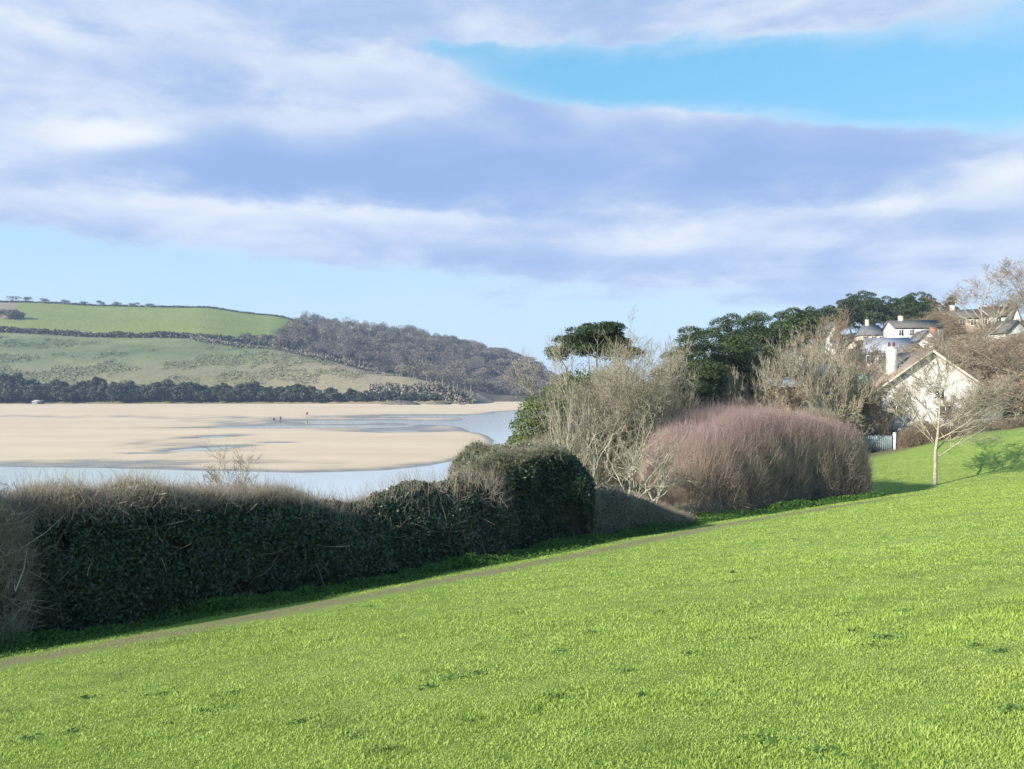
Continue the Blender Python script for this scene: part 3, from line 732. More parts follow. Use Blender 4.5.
LT('pine_tree', 'dark pine just left of the hillside wedge shaped one', 'tree', 782, 130, 312, 7.0, 146, crown_from=0.3, nb=34, rb=1.2, n=10000, size=0.22, mat=M['pine'], trunk_r=0.3, dome=0.5)

# row of pines on the ridge
proto = []
for s in range(4):
    t = leafy_tree('ridge_pine', 'dark pine in the unbroken row along the ridge above the houses', 'tree', (0, 0, 0), 150 + s, 10.0, 8.5, 0.02, 60, 0.95, 11000, 0.22, M['pine'], M['bark_dark'], 'pines along the ridge', trunk_r=0.28, dome=0.45)
    proto.append(t)
ridge = [(815, 304), (826, 301), (838, 296), (850, 294), (862, 291), (874, 294), (886, 293), (897, 295), (907, 291), (917, 294), (925, 292), (931, 297)]
for i, (px, top) in enumerate(ridge):
    d = 196 + 14 * math.sin(i * 2.1); b = G(px, d); s = (ZP(top, d) - b[2]) / 10.0
    o = proto[i % 4] if i < 4 else copy_tree(proto[i % 4])
    q = 1 + 0.12 * math.sin(i * 3.7); o.location = b; o.scale = (max(s, .8) * q, max(s, .8) * q, s * (1 + 0.07 * math.sin(i * 5.1))); o.rotation_euler.z = i * 1.3
o = copy_tree(proto[1]); d = 190; b = G(950, d); s = (ZP(291, d) - b[2]) / 10; o.location = b; o.scale = (s * .55, s * .55, s); o['label'] = 'small dark pine right of the gap in the ridge row'; del o['group']
o = copy_tree(proto[0]); d = 150; b = G(1012, d); s = (ZP(302, d) - b[2]) / 10; o.location = b; o.scale = (s * .6, s * .6, s); o['label'] = 'dark pine peeping out beside the grey house at the right edge'; del o['group']

# pale leafless trees in front of the gardens
gard = dict(levels=((9, .75, 45), (7, .62, 40), (7, .55, 40), (6, .5, 42)), wander=0.15, up=0.06, rmin=0.012)
for px, d, top, W, seed, lab, tw_ in [
    (758, 66, 362, 5.5, 161, 'pale brown leafless tree standing against the dark pines', 'twig_pale'),
    (775, 72, 346, 6.0, 162, 'pale leafless tree above the left end of the timber shed', 'twig_pale'),
    (803, 70, 338, 6.5, 163, 'pale leafless tree before the white gable behind the purple bush', 'twig_pale'),
    (826, 64, 345, 5.5, 164, 'many stemmed pale leafless tree right of the timber shed', 'twig_pale'),
    (820, 95, 318, 7.0, 165, 'tall brown leafless tree on the slope below the ridge pines', 'twig_brown'),
    (845, 100, 312, 7.0, 166, 'brown leafless tree left of the cream house with two small gables', 'twig_brown'),
    (850, 74, 372, 3.8, 167, 'low leafless tree left of the teal cover', 'twig_brown')]:
    BT('bare_tree', lab, 'tree', px, d, top, W, seed, twig=tw_, group='leafless garden trees behind the purple bush', r0=0.14, trunk_h=0.2, clear=0.25, stems=4 if seed in (161, 164, 167) else 1, **gard)
# brown trees on the right
brn = dict(levels=((9, .75, 48), (8, .62, 44), (7, .55, 44), (6, .5, 44)), wander=0.16, up=0.05, rmin=0.015)
for px, d, top, W, seed, lab in [
    (965, 92, 322, 9.5, 171, 'brown leafless tree right of the white house with the brick chimney'),
    (1003, 88, 335, 9.0, 172, 'brown leafless tree below the grey house at the right edge'),
    (945, 84, 345, 6.5, 173, 'brown leafless tree behind the ridge of the white gabled house'),
    (1030, 80, 338, 8.5, 174, 'brown leafless tree cut by the right edge of the photo, above the field corner'),
    (985, 76, 372, 7.5, 175, 'low spreading brown tree right of the white gable wall'),
    (1018, 70, 378, 7.0, 176, 'low brown tree over the dark bushes at the top corner of the field')]:
    BT('bare_tree', lab, 'tree', px, d, top, W, seed, twig='twig_brown', group='brown leafless trees right of the gabled house', r0=0.16, trunk_h=0.2, clear=0.2, stems=4 if seed in (173, 175, 176) else 1, **brn)
BT('bare_tree', 'tall leafless tree spreading on the skyline before the brown stone house', 'tree', 988, 118, 266, 13.0, 181, twig='twig_brown', r0=0.3, trunk_h=0.22,
   levels=((10, .75, 45), (8, .6, 40), (7, .55, 42), (7, .5, 42)), wander=0.13, up=0.06, rmin=0.014)
BT('bare_tree', 'leafless skyline tree at the top right edge of the photo', 'tree', 1032, 122, 262, 11.0, 182, twig='twig_brown', r0=0.25, trunk_h=0.25,
   levels=((10, .75, 45), (8, .6, 40), (7, .55, 42), (7, .5, 42)), wander=0.14, up=0.05, rmin=0.014)

for px, d, top, W, seed, lab in [(880, 98, 340, 6.0, 194, 'pale brown leafless tree before the large light slate roof'), (858, 90, 352, 6.0, 195, 'thin brown leafless tree just above the teal cover'), (915, 104, 345, 5.0, 196, 'small leafless tree before the low cottage wing'), (884, 66, 372, 4.6, 191, 'reddish brown leafless tree before the left half of the white gable'), (960, 67, 395, 4.5, 193, 'low brown leafless tree before the right half of the white gable')]:
    BT('bare_tree', lab, 'tree', px, d, top, W, seed, twig='twig_brown', group='brown leafless trees among the houses', r0=0.1, trunk_h=0.2, clear=0.15, stems=4, **dict(brn, rmin=.009, levels=((9, .75, 48), (7, .62, 44), (6, .55, 44), (5, .5, 44))))
# bushes filling the gardens and field edge
def bush(px0, px1, d, top, th, seed, lab, tw_=None, leaf=None, ntw=7000, nl=6000, ls=0.09, rt=0.014, name='bush', ln=1.0):
    c = (px0 + px1) / 2; w2 = (px1 - px0) / 2; sag = (14 if top < 400 else 8)
    rows = [(c - w2, d, top + sag * 1.6, th * .6), (c - w2 * .5, d, top + sag * .4, th), (c, d, top, th), (c + w2 * .5, d, top + sag * .3, th), (c + w2, d, top + sag * 1.5, th * .6)]
    h = Hull(rows, seed, lump=0.22, flat=0.8, lf=0.6); rng = np.random.default_rng(seed)
    root = tag(ground_root(name, h), lab, 'bush'); h.core(M['core'], root, rad=0.7)
    if tw_: twig_obj('twigs', hull_twigs(h, ntw, rng, ln, rt, (0.0, 2.6), 0.5, 0.4, 0.92, curl=0.25), M[tw_], root)
    if leaf:
        P, O = h.at(h.ts(rng, nl), rng.uniform(0, 2.6, nl), 1 - 0.3 * rng.random(nl)); V, F = leaves(P, ls, rng, O, 0.6, 0.4)
        mesh_np('foliage', V, F, M[leaf], root, var=np.repeat(rng.random(nl), 4))
    return settle(root)
bush(868, 912, 65.5, 428, 2.0, 201, 'dark bush by the painted fence left of the lone tree', 'twig_brown', 'ivy', 2500, 3000, 0.06, 0.01)
bush(905, 968, 62, 425, 2.0, 202, 'pale reddish brown hedge plant right behind the lone tree', 'twig_brown', None, 7000, rt=0.011)
bush(962, 1012, 63, 424, 2.2, 203, 'dark low bush at the upper edge of the field, below the white wall', 'twig_brown', 'ivy', 2500, 4500, 0.07, 0.01)
bush(1002, 1080, 63, 418, 2.4, 204, 'dark bush at the top right corner of the field', 'twig_brown', 'ivy', 3000, 6000, 0.07, 0.01)
bush(940, 1010, 100, 345, 7, 205, 'dense brown scrub filling the slope below the upper brown house', 'twig_brown', None, 13000, rt=0.022, ln=1.8)
bush(985, 1090, 104, 336, 7, 206, 'dense brown scrub below the white gables at the right edge', 'twig_brown', None, 13000, rt=0.022, ln=1.8)
bush(940, 1060, 80, 380, 6, 207, 'wide brown thicket between the gabled house and the right edge', 'twig_brown', None, 16000, rt=0.018, ln=1.5)
bush(820, 905, 92, 365, 5, 208, 'grey green shrubs below the slate roofed house', 'twig_pale', 'evergreen', 6000, 3000, 0.12, 0.018, ln=1.4)
bush(770, 850, 100, 350, 6, 209, 'brown shrubs on the slope behind the pale leafless trees', 'twig_brown', None, 12000, rt=0.02, ln=1.6)
bush(720, 790, 64, 408, 4, 210, 'yellowish green shrub behind the top of the purple bush', 'twig_pale', 'evergreen', 5000, 5000, 0.09, 0.014)
bush(835, 872, 66, 405, 3, 211, 'ivy green shrub left of the white gable wall', 'twig_pale', 'evergreen', 3500, 3500, 0.08, 0.012)
bush(795, 845, 60, 408, 3, 212, 'pale scrub at the foot of the many stemmed tree behind the purple bush', 'twig_pale', None, 7000, rt=0.012)
bush(880, 960, 170, 322, 6, 213, 'grey brown copse behind the white two storey house', 'twig_brown', None, 9000, rt=0.035, ln=2.5)
bush(925, 965, 150, 312, 6, 214, 'brown shrubs on the ridge left of the upper brown house', 'twig_brown', None, 8000, rt=0.032, ln=2.4)
bush(640, 720, 90, 398, 8, 215, 'shaded dark shrubs under the big dark pines', None, 'pine', nl=9000, ls=0.2)
bush(600, 680, 60, 385, 5, 216, 'pale grey thicket behind the tangle of leafless trees', 'twig_pale', None, 12000, rt=0.014, ln=1.4)

# ------------------------------------------------------------------ buildings
def box_np(x0, x1, y0, y1, z0, z1):
    V = np.array([[x, y, z] for x in (x0, x1) for y in (y0, y1) for z in (z0, z1)], float)
    F = np.array([[0, 1, 3, 2], [4, 6, 7, 5], [0, 4, 5, 1], [2, 3, 7, 6], [0, 2, 6, 4], [1, 5, 7, 3]])
    return V, F
def boxes(name, bl, mat, parent):
    Vs, Fs, o = [], [], 0
    for b in bl:
        V, F = box_np(*b); Vs.append(V); Fs.append(F + o); o += 8
    return mesh_np(name, np.concatenate(Vs), np.concatenate(Fs), mat, parent)
def slab(pts, th):
    """sheet of quad pts with thickness th downwards"""
    P = np.array(pts, float); n = unit(np.cross(P[1] - P[0], P[2] - P[0])[None])[0]; n = n if n[2] > 0 else -n
    V = np.concatenate([P, P - n * th]); k = len(P)
    F = [[0, 1, 2, 3], [7, 6, 5, 4]] + [[i, i + 4, (i + 1) % 4 + 4, (i + 1) % 4] for i in range(4)]
    return V, np.array(F)
def window(parent, cx, y, cz, w, h, face='f', bars=1):
    """y is the plane of the wall; the frame stands 3 cm proud with the pane inside"""
    t = 0.07
    if face == 'f':
        fr = [(cx - w / 2, cx + w / 2, y - .03, y + .02, cz + h / 2 - t, cz + h / 2), (cx - w / 2, cx + w / 2, y - .05, y + .02, cz - h / 2, cz - h / 2 + t),
              (cx - w / 2, cx - w / 2 + t, y - .03, y + .02, cz - h / 2 + t, cz + h / 2 - t), (cx + w / 2 - t, cx + w / 2, y - .03, y + .02, cz - h / 2 + t, cz + h / 2 - t)]
        for k in range(bars): x = cx - w / 2 + w * (k + 1) / (bars + 1); fr.append((x - .03, x + .03, y - .028, y + .02, cz - h / 2 + t, cz + h / 2 - t))
        pn = [(cx - w / 2 + t, cx + w / 2 - t, y - .012, y + .01, cz - h / 2 + t, cz + h / 2 - t)]
    else:   # on a side wall: cx runs along y, y is the x of the wall, outward is -x
        fr = [(y - .03, y + .02, cx - w / 2, cx + w / 2, cz + h / 2 - t, cz + h / 2), (y - .05, y + .02, cx - w / 2, cx + w / 2, cz - h / 2, cz - h / 2 + t),
              (y - .03, y + .02, cx - w / 2, cx - w / 2 + t, cz - h / 2 + t, cz + h / 2 - t), (y - .03, y + .02, cx + w / 2 - t, cx + w / 2, cz - h / 2 + t, cz + h / 2 - t)]
        pn = [(y - .012, y + .01, cx - w / 2 + t, cx + w / 2 - t, cz - h / 2 + t, cz + h / 2 - t)]
    f = boxes('window', fr, M['frame'], parent); boxes('pane', pn, M['pane'], f)
def house(label, px0, px1, d, eave, ridge, ridge_dir='x', dep=7.0, wall='render', roof='slate', turn=0.0, wins=(), side_wins=(), chim=(), hip=False, door=None, name='house', cat='house', over=0.35, verge=None):
    w = (px1 - px0) / FPX * d; xc = ((px0 + px1) / 2 - HX) / FPX * d
    ze, zr = ZP(eave, d), ZP(ridge, d); g = min(float(Hn(xc + sx * w / 2, d + sy)) for sx in (-1, 1) for sy in (0, dep)) - 0.3
    g = min(g, ze - 2.3)
    root = tag(empty(name, (xc, d, g), -math.atan2(xc, d) * 0.6 + turn), label, cat)
    he, hr = ze - g, zr - g; x0, x1, y0, y1 = -w / 2, w / 2, 0.0, dep
    V, F = box_np(x0, x1, y0, y1, 0, he)
    tri = []
    if ridge_dir == 'y':     # gable faces the viewer
        V = np.concatenate([V, [[0, y0, hr - .05], [0, y1, hr - .05]]]); F = np.concatenate([np.stack([F[:, [0, 1, 2]], F[:, [0, 2, 3]]], 1).reshape(-1, 3), [[1, 5, 8], [3, 9, 7]]])
        o = over; s = (hr - he) / (w / 2)
        r1 = slab([[x0 - o, y0 - o, he - o * s + .06], [x0 - o, y1 + o, he - o * s + .06], [0, y1 + o, hr + .06], [0, y0 - o, hr + .06]], 0.14)
        r2 = slab([[x1 + o, y0 - o, he - o * s + .06], [0, y0 - o, hr + .06], [0, y1 + o, hr + .06], [x1 + o, y1 + o, he - o * s + .06]], 0.14)
        rs = [r1, r2]
    else:
        o = over; ym = (y0 + y1) / 2; s = (hr - he) / (dep / 2); hx = (w * 0.28 if hip else 0)
        if not hip: V = np.concatenate([V, [[x0, ym, hr - .05], [x1, ym, hr - .05]]]); F = np.concatenate([np.stack([F[:, [0, 1, 2]], F[:, [0, 2, 3]]], 1).reshape(-1, 3), [[1, 8, 3], [5, 7, 9]]])
        else: F = np.concatenate([F[:, [0, 1, 2]], F[:, [0, 2, 3]]])
        e = he - o * s + .06; a, b = x0 - o, x1 + o
        rs = [slab([[a, y0 - o, e], [b, y0 - o, e], [b - hx * 1.0, ym, hr + .06], [a + hx, ym, hr + .06]], 0.14),
              slab([[a, y1 + o, e], [a + hx, ym, hr + .06], [b - hx, ym, hr + .06], [b, y1 + o, e]], 0.14)]
        if hip:
            rs += [slab([[a, y0 - o, e], [a + hx, ym, hr + .06], [a + hx, ym + .001, hr + .06], [a, y1 + o, e]], 0.14), slab([[b, y0 - o, e], [b, y1 + o, e], [b - hx, ym + .001, hr + .06], [b - hx, ym, hr + .06]], 0.14)]
    mesh_np('wall', V, F, M[wall], root)
    Vs, Fs, q = [], [], 0
    for a, b in rs: Vs.append(a); Fs.append(b + q); q += len(a)
    rf = mesh_np('roof', np.concatenate(Vs), np.concatenate(Fs), M[roof], root)
    if verge and ridge_dir == 'y':
        s = (hr - he) / (w / 2); bl = []
        for sx in (-1, 1):
            P = np.array([[sx * (w / 2 + over), y0 - over - .03, he - over * s - .12], [0, y0 - over - .03, hr - .12], [0, y0 - over - .03, hr + .09], [sx * (w / 2 + over), y0 - over - .03, he - over * s + .09]])
            Vb = np.concatenate([P, P + [0, .028, 0]]); Fb = np.array([[0, 1, 2, 3], [7, 6, 5, 4]] + [[i, i + 4, (i + 1) % 4 + 4, (i + 1) % 4] for i in range(4)])
            mesh_np('bargeboard', Vb, Fb, M[verge], root)
    for (cx, row, ww, hh) in wins: window(root, cx * w / 2, y0, he + 0.5 if row < 0 else he - 1.0 - 2.6 * row, ww, hh)
    for (cy, cz, ww, hh) in side_wins: window(root, cy, x0, cz, ww, hh, 's')
    if door:
        dx = door * w / 2; dr = boxes('door', [(dx - .45, dx + .45, y0 - .03, y0 + .02, 0.3, 2.3)], M['postwood'], root); boxes('handle', [(dx + .3, dx + .34, y0 - .07, y0 - .031, 1.25, 1.37)], M['frame'], dr)
    for (cx, cy, top, cw, mt, pots) in chim:
        x = cx * w / 2; y = y0 + cy * dep; zt = ZP(top, d) - g
        c = boxes('chimney', [(x - cw / 2, x + cw / 2, y - cw / 2, y + cw / 2, he * 0.8, zt), (x - cw / 2 - .06, x + cw / 2 + .06, y - cw / 2 - .06, y + cw / 2 + .06, zt, zt + .12)], M[mt], rf)
        for k in range(pots):
            px_ = x + (k - (pots - 1) / 2) * cw * 0.5; a = np.arange(8) * math.pi / 4
            P0 = np.array([[px_, y, zt + .12]]); P1 = P0 + [0, 0, .45]
            V, F = tubes(P0, P1, np.array([.14]), np.array([.11]), 8); mesh_np('chimney_pot', V, F, M['pot'], c)
    return root

house('large white gabled house with brown tiled roof behind the lone leafless tree', 866, 997, 74, 400, 351, 'y', 9.0, 'render', 'browntile', turn=0.12,
      wins=[(-0.5, 0, 1.1, 1.0), (0.2, 0, 1.2, 1.0), (0.12, -1, 0.9, 0.9)], chim=[(-0.45, 0.3, 347, 0.8, 'render', 2)], door=-0.12, over=0.5, verge='cream')
house('pale walled house with large light slate roof below the white two storey house', 868, 906, 108, 352, 337, 'x', 7.0, 'render', 'lightslate', turn=-0.15,
      wins=[(-0.8, 0, 1.0, 1.2), (-0.2, 0, 1.2, 1.2), (0.45, 0, 1.2, 1.2)])
house('white two storey house with dark roof, centre of the hillside group', 897, 941, 142, 327, 319, 'x', 8.0, 'render', 'darkroof', turn=0.1,
      wins=[(-0.75, 0, .9, 1.1), (-0.3, 0, .9, 1.1), (0.2, 0, 1.0, 1.1), (0.7, 0, .9, 1.1), (-0.5, 1, 1, 1.2), (0.4, 1, 1.3, 1.2)], chim=[(-0.5, 0.5, 315, 0.7, 'cream', 1)])
house('small white gabled house in front of the white two storey house', 917, 938, 120, 341, 330, 'y', 6.0, 'render', 'slate', turn=0.05,
      wins=[(-0.1, 0, .8, 1.0)], chim=[(0.55, 0.1, 328, 0.9, 'brick', 1)])
house('low white cottage wing with brown tiled roof left of the small gabled house', 901, 918, 118, 349, 341, 'x', 5.0, 'render', 'browntile', turn=0.1, wins=[(-0.3, 0, .8, 1.0), (.4, 0, .8, 1.0)])
house('house with dark slate hipped roof just below the ridge pines', 862, 886, 152, 334, 324, 'x', 8.0, 'cream', 'slate', hip=True, wins=[(-0.6, 0, 1, 1.2), (0, 0, 1, 1.2), (.6, 0, 1, 1.2)], chim=[(-0.25, 0.5, 319, .6, 'cream', 1)])
house('cream house with its gable end to the left of the slate roofed houses', 844, 858, 128, 346, 339, 'y', 7.0, 'cream', 'darkroof', wins=[(0, 0, 1.0, 1.2)])
house('cream house with a small gable, second from the left below the hipped slate roof', 857, 869, 126, 347, 340, 'y', 7.0, 'cream', 'darkroof', wins=[(0, 0, 1.0, 1.2)])
house('small white gabled house half hidden by pale leafless trees left of the others', 826, 840, 132, 334, 322, 'y', 6.0, 'render', 'slate', wins=[(0, 0, 1, 1.1)])
house('white gable peeping between pale leafless trees above the timber shed', 790, 806, 92, 360, 351, 'y', 6.0, 'render', 'slate', wins=[(0, 0, 1, 1.0)])
house('grey house with pale blue slate roof right of the timber shed', 797, 836, 84, 383, 364, 'x', 6.0, 'greywall', 'lightslate', wins=[(-0.4, 0, 1.2, 1.0), (.4, 0, 1.2, 1.0)])
house('brown stone house on the skyline behind the tall leafless tree', 957, 990, 150, 317, 308, 'x', 8.0, 'stone', 'darkroof', wins=[(-0.6, 0, 1.0, 1.2), (0, 0, 1.0, 1.2), (.6, 0, 1.0, 1.2)], chim=[(-0.9, 0.5, 304, .8, 'render', 1), (0.95, 0.5, 305, .8, 'render', 1)])
house('grey roofed house on the skyline near the right edge', 992, 1016, 148, 315, 305, 'x', 8.0, 'greywall', 'darkroof', turn=0.2, wins=[(-0.4, 0, 1.0, 1.2), (.4, 0, 1.0, 1.2)])
house('narrow white gable end attached on the right of the skyline grey house', 1012, 1020, 144, 317, 304, 'y', 6.0, 'render', 'darkroof', wins=[(0, 0, .7, 1.0)])
house('white house with dark roof below the skyline at the right edge', 1006, 1028, 128, 331, 320, 'y', 7.0, 'render', 'darkroof', turn=0.35, wins=[(-.3, 0, .9, 1.1), (.4, 0, .9, 1.1)])
house('orange brown timber shed behind the top of the purple bush', 772, 803, 66, 386, 379, 'x', 3.5, 'timber', 'felt', name='shed', cat='shed', over=0.25, wins=[(-.3, 1, .8, .6)])
house('low shed with pale flat roof left of the top of the purple bush', 716, 748, 56, 420, 415, 'x', 3.0, 'timber', 'felt', name='shed', cat='shed', over=0.2, wins=[(0, 1, .8, .5)])

# teal cover
def cover():
    b = G(863, 82); z = ZP(391, 82); root = tag(empty('garden_cover', (b[0], b[1], min(b[2], z))), 'small bright teal cover standing beside the brown roof of the gabled house', 'cover')
    z0 = z - min(b[2], z); n = 12; V = []; F = []
    for k, (rr, zz) in enumerate([(0.75, 0), (0.8, z0 + 0.4), (0.72, z0 + 1.0), (0.4, z0 + 1.5), (0.05, z0 + 1.65)]):
        for i in range(n):
            a = 2 * math.pi * i / n; q = rr * (1 + 0.12 * math.sin(3 * a + k)); V.append((math.cos(a) * q, math.sin(a) * q, zz))
    for k in range(4):
        for i in range(n): F.append((k * n + i, k * n + (i + 1) % n, (k + 1) * n + (i + 1) % n, (k + 1) * n + i))
    mesh_np('tarpaulin', np.array(V), np.array(F), M['teal'], root, smooth=True)
    boxes('base_frame', [(-.85, .85, -.85, .85, -.1, .08)], M['postwood'], root)
cover()
# painted fence left of the lone tree
def fence():
    a, b = G(866, 63), G(894, 63); z = ZP(435, 63); Lh = b[0] - a[0]; g = min(a[2], b[2])
    root = tag(empty('fence', (a[0], a[1], g)), 'blue grey garden fence with white end post between purple bush and lone tree', 'fence')
    h_ = z - g; n = int(Lh / 0.16)
    boxes('boards', [(k * 0.16 + .012, k * 0.16 + .148, 0, .025, .08, h_ - .05) for k in range(n)] + [(0, Lh, .027, .07, .3, .4), (0, Lh, .027, .07, h_ - .35, h_ - .25), (0, Lh, -.02, .045, h_ - .048, h_)], M['fencepaint'], root)
    for k in range(3): boxes('post', [(k * Lh / 2 - .05, k * Lh / 2 + .05, .072, .16, -.3, h_ + .05)], M['fencepaint'] if k < 2 else M['frame'], root)
    boxes('end_post', [(Lh - .08, Lh + .08, -.21, -.05, -.3, h_ + .15), (Lh - .11, Lh + .11, -.24, -.02, h_ + .15, h_ + .2)], M['frame'], root)
fence()

# ------------------------------------------------------------------ far side
PXS = [-400, -200, 0, 100, 200, 270, 330, 400, 440, 470, 500, 530, 555, 620, 760]
RS = [385, 396, 415, 450, 500, 560, 620, 700, 950]
far = tab(PXS, RS,
 [[-17, -13, -8, 3, 16, 32, 48, 68, 70],
  [-17, -14, -9, 3, 16, 32, 48, 67, 69],
  [-17, -14.3, -9, 1, 14, 31, 47, 64, 64],
  [-17, -14.3, -9, 1.5, 14, 29, 44, 61, 61],
  [-17, -14.3, -9, 2, 14, 28, 43, 60, 60],
  [-17, -14.3, -9, 2.5, 15, 21, 37, 53, 53],
  [-17, -14.3, -9, 3, 9.5, 11, 29, 40, 40],
  [-16, -13.5, -8, 0.5, -3, 8, 25, 35.5, 35.5],
  [-16, -13, -6.5, -3.5, -6, 4, 20, 29, 29],
  [-17, -14.4, -10, -8.5, -9, 1, 16, 24, 24],
  [-17, -15.2, -14.8, -14, -11, -4, 9, 17.5, 17.5],
  [-17, -15.2, -14.8, -14.5, -12, -8, 1, 10, 10],
  [-17, -15.5, -15, -14.8, -14, -12.5, -10, -5, -5],
  [-17, -15.6, -15.2, -15, -14.8, -14, -13.5, -13, -13],
  [-17, -15.6, -15.2, -15, -14.8, -14.5, -14, -14, -14]])
def Hf(px, r):
    x = (px - HX) / FPX * r; P = np.stack(np.broadcast_arrays(x, r), -1)
    return far(px, r) + (wave(P, 0.03, 61) * 1.3 + wave(P, 0.12, 62) * 0.35) * sstep(400, 450, r)
def F3(px, r):
    return np.array([(px - HX) / FPX * r, r, float(Hf(np.array(float(px)), np.array(float(r))))])
NPX, NR = 460, 210
PX, RR = np.meshgrid(np.linspace(-400, 760, NPX), 385 + (950 - 385) * np.linspace(0, 1, NR) ** 1.4, indexing='ij')
ZZ = Hf(PX, RR); XX = (PX - HX) / FPX * RR
HGR = lambda px: np.interp(px, [-400, 0, 100, 190, 260, 300], [556, 556, 552, 546, 540, 535])   # distance of the field boundary hedge
P2 = np.stack([XX, RR], -1)
w1 = wave(P2, 0.05, 71) * 0.5 + wave(P2, 0.2, 72) * 0.35 + wave(P2, 0.6, 73) * 0.25
c_up = np.array([0.145, 0.185, 0.035]); c_mid = np.array([0.075, 0.105, 0.045]); c_mid2 = np.array([0.14, 0.155, 0.07]); c_tan = np.array([0.25, 0.20, 0.13]); c_wood = np.array([0.09, 0.075, 0.055]); c_dark = np.array([0.05, 0.06, 0.035])
def lerp(a, b, t): return a * (1 - t[..., None]) + b * t[..., None]
C = lerp(np.broadcast_to(c_mid, P2.shape[:2] + (3,)), c_mid2, np.clip(0.5 + w1, 0, 1))
C = lerp(C, np.broadcast_to(c_tan, C.shape), np.clip(sstep(500, 450, RR + w1 * 25) * 0.4 + sstep(210, 330, PX) * 0.6 * sstep(540, 480, RR), 0, 1))
C = lerp(C, np.broadcast_to(c_mid2 * 1.15, C.shape), sstep(522, 548, RR + w1 * 12) * 0.8)
C = lerp(C, np.broadcast_to(c_up, C.shape), (RR > HGR(PX)).astype(float) * (0.9 + 0.1 * w1))
wd = sstep(0, 1, (PX - np.interp(RR, [385, 450, 480, 520, 560, 600, 640, 700, 950], [520, 480, 420, 330, 275, 272, 285, 300, 300])) / 12 + 0.5)
C = lerp(C, np.broadcast_to(c_wood, C.shape), wd)
C = lerp(C, np.broadcast_to(c_tan * 0.8, C.shape), ((PX < 18) & (RR > 600)).astype(float))
def hill_mat():
    m, nt, bs = new_mat('far hillside')
    c = attr(nt, 'Col', 0); p = geo(nt); n1 = noise(nt, p, 0.35, 5, 0.65); n2 = noise(nt, p, 0.06, 4, 0.6)
    c2 = mixc(nt, n1.smooth(0.4, 0.7, 0, 0.5), c, mixc(nt, 0.65, c, (0.03, 0.05, 0.02)))
    c2 = mixc(nt, n2.smooth(0.45, 0.7, 0, 0.25), c2, (0.22, 0.2, 0.1))
    L(nt, c2, bs.inputs['Base Color']); bs.inputs['Roughness'].default_value = 0.95
    bump(nt, bs, n1, 0.7, 1.0); return m
tag(mesh_np('hillside', np.stack([XX, RR, ZZ], -1).reshape(-1, 3), grid_faces(NPX, NR), hill_mat(), col=C.reshape(-1, 3), smooth=True), kind='structure')

# sea level: water sheet and sand flats; pools and channel are real hollows in the sand
def water_mat():
    m, nt, bs = new_mat('estuary water')
    bs.inputs['Base Color'].default_value = (0.46, 0.48, 0.49, 1); bs.inputs['Roughness'].default_value = 0.15; bs.inputs['Specular IOR Level'].default_value = 0.9
    p = geo(nt); mp = nt.nodes.new('ShaderNodeMapping'); mp.inputs['Scale'].default_value = (0.35, 1.6, 1); L(nt, p, mp.inputs['Vector'])
    n = noise(nt, mp.outputs[0], 1.3, 4, 0.6) + noise(nt, mp.outputs[0], 0.12, 2) * 1.2
    bump(nt, bs, n, 0.12, 0.05); return m
WZ = -15.0
wx = axis(-2500, 2500, 40, 0, 200); wy = axis(30, 3500, 40, 30, 150); X, Y = np.meshgrid(wx, wy, indexing='ij')
tag(mesh_np('water', np.stack([X, Y, X * 0 + WZ], -1).reshape(-1, 3), grid_faces(40, 40), water_mat()), kind='structure')
NS, NT_ = 620, 300
SX, SY = np.meshgrid(np.linspace(-330, 620, NS), np.linspace(490, 403.2, NT_), indexing='ij')
D = -WZ * FPX / (SY - HY); WX = (SX - HX) / FPX * D
near = np.interp(SX, [-330, 0, 100, 200, 300, 380, 430, 465, 485, 494], [463, 467.5, 469, 471, 473, 471, 466, 459, 451, 441])
PS = np.stack([WX * 0.35, D * 0.6], -1)
wn = wave(PS, 0.10, 91) * 0.6 + wave(PS, 0.33, 92) * 0.4; wn2 = wave(PS, 1.0, 93)
f = 0.40 * np.tanh((near - SY) / 4.0)                                   # dry above the near water edge
def blob(cx, cy, rx, ry, p=1.0, tilt=0.0):
    dx = (SX - cx); dy = (SY - cy) - tilt * dx
    return np.exp(-((np.abs(dx) / rx) ** 2 + (np.abs(dy) / ry) ** 2) ** p)
right = np.interp(SY, [403, 409, 412, 418, 424, 430, 436, 441, 450, 470, 490], [560, 552, 500, 470, 462, 472, 488, 494, 496, 520, 530])
f = np.minimum(f, 0.40 * np.tanh((right - SX) / 14.0))
f = f - 0.45 * blob(430, 416.5, 75, 1.9) - 0.38 * blob(370, 421.5, 75, 1.5) - 0.36 * blob(330, 427, 70, 1.5) - 0.38 * blob(400, 431.5, 60, 2.2) - 0.44 * blob(250, 427.5, 70, 1.1, 1, -0.01)
f = f - 0.38 * blob(215, 437, 45, 1.6, 1, -0.045) - 0.38 * blob(205, 449, 48, 1.6, 1, -0.06) - 0.42 * blob(145, 454, 26, 0.8) - 0.36 * blob(460, 424, 50, 2.0) - 0.40 * blob(280, 443, 20, 0.7)
wet_mirror_zone = np.clip(blob(150, 463, 280, 4.5) * 0.55 + blob(60, 429, 160, 1.4) * 0.4 + blob(330, 424, 190, 7) + blob(190, 447, 100, 10) * 0.7 + blob(60, 417, 300, 2.5) * 0.6, 0, 1)
f = f - 0.28 * wet_mirror_zone + (0.09 * wn + 0.06 * wn2) * (0.4 + 1.5 * wet_mirror_zone)
f = f + 0.5 * sstep(408, 405, SY)
zs = WZ + f * 0.9
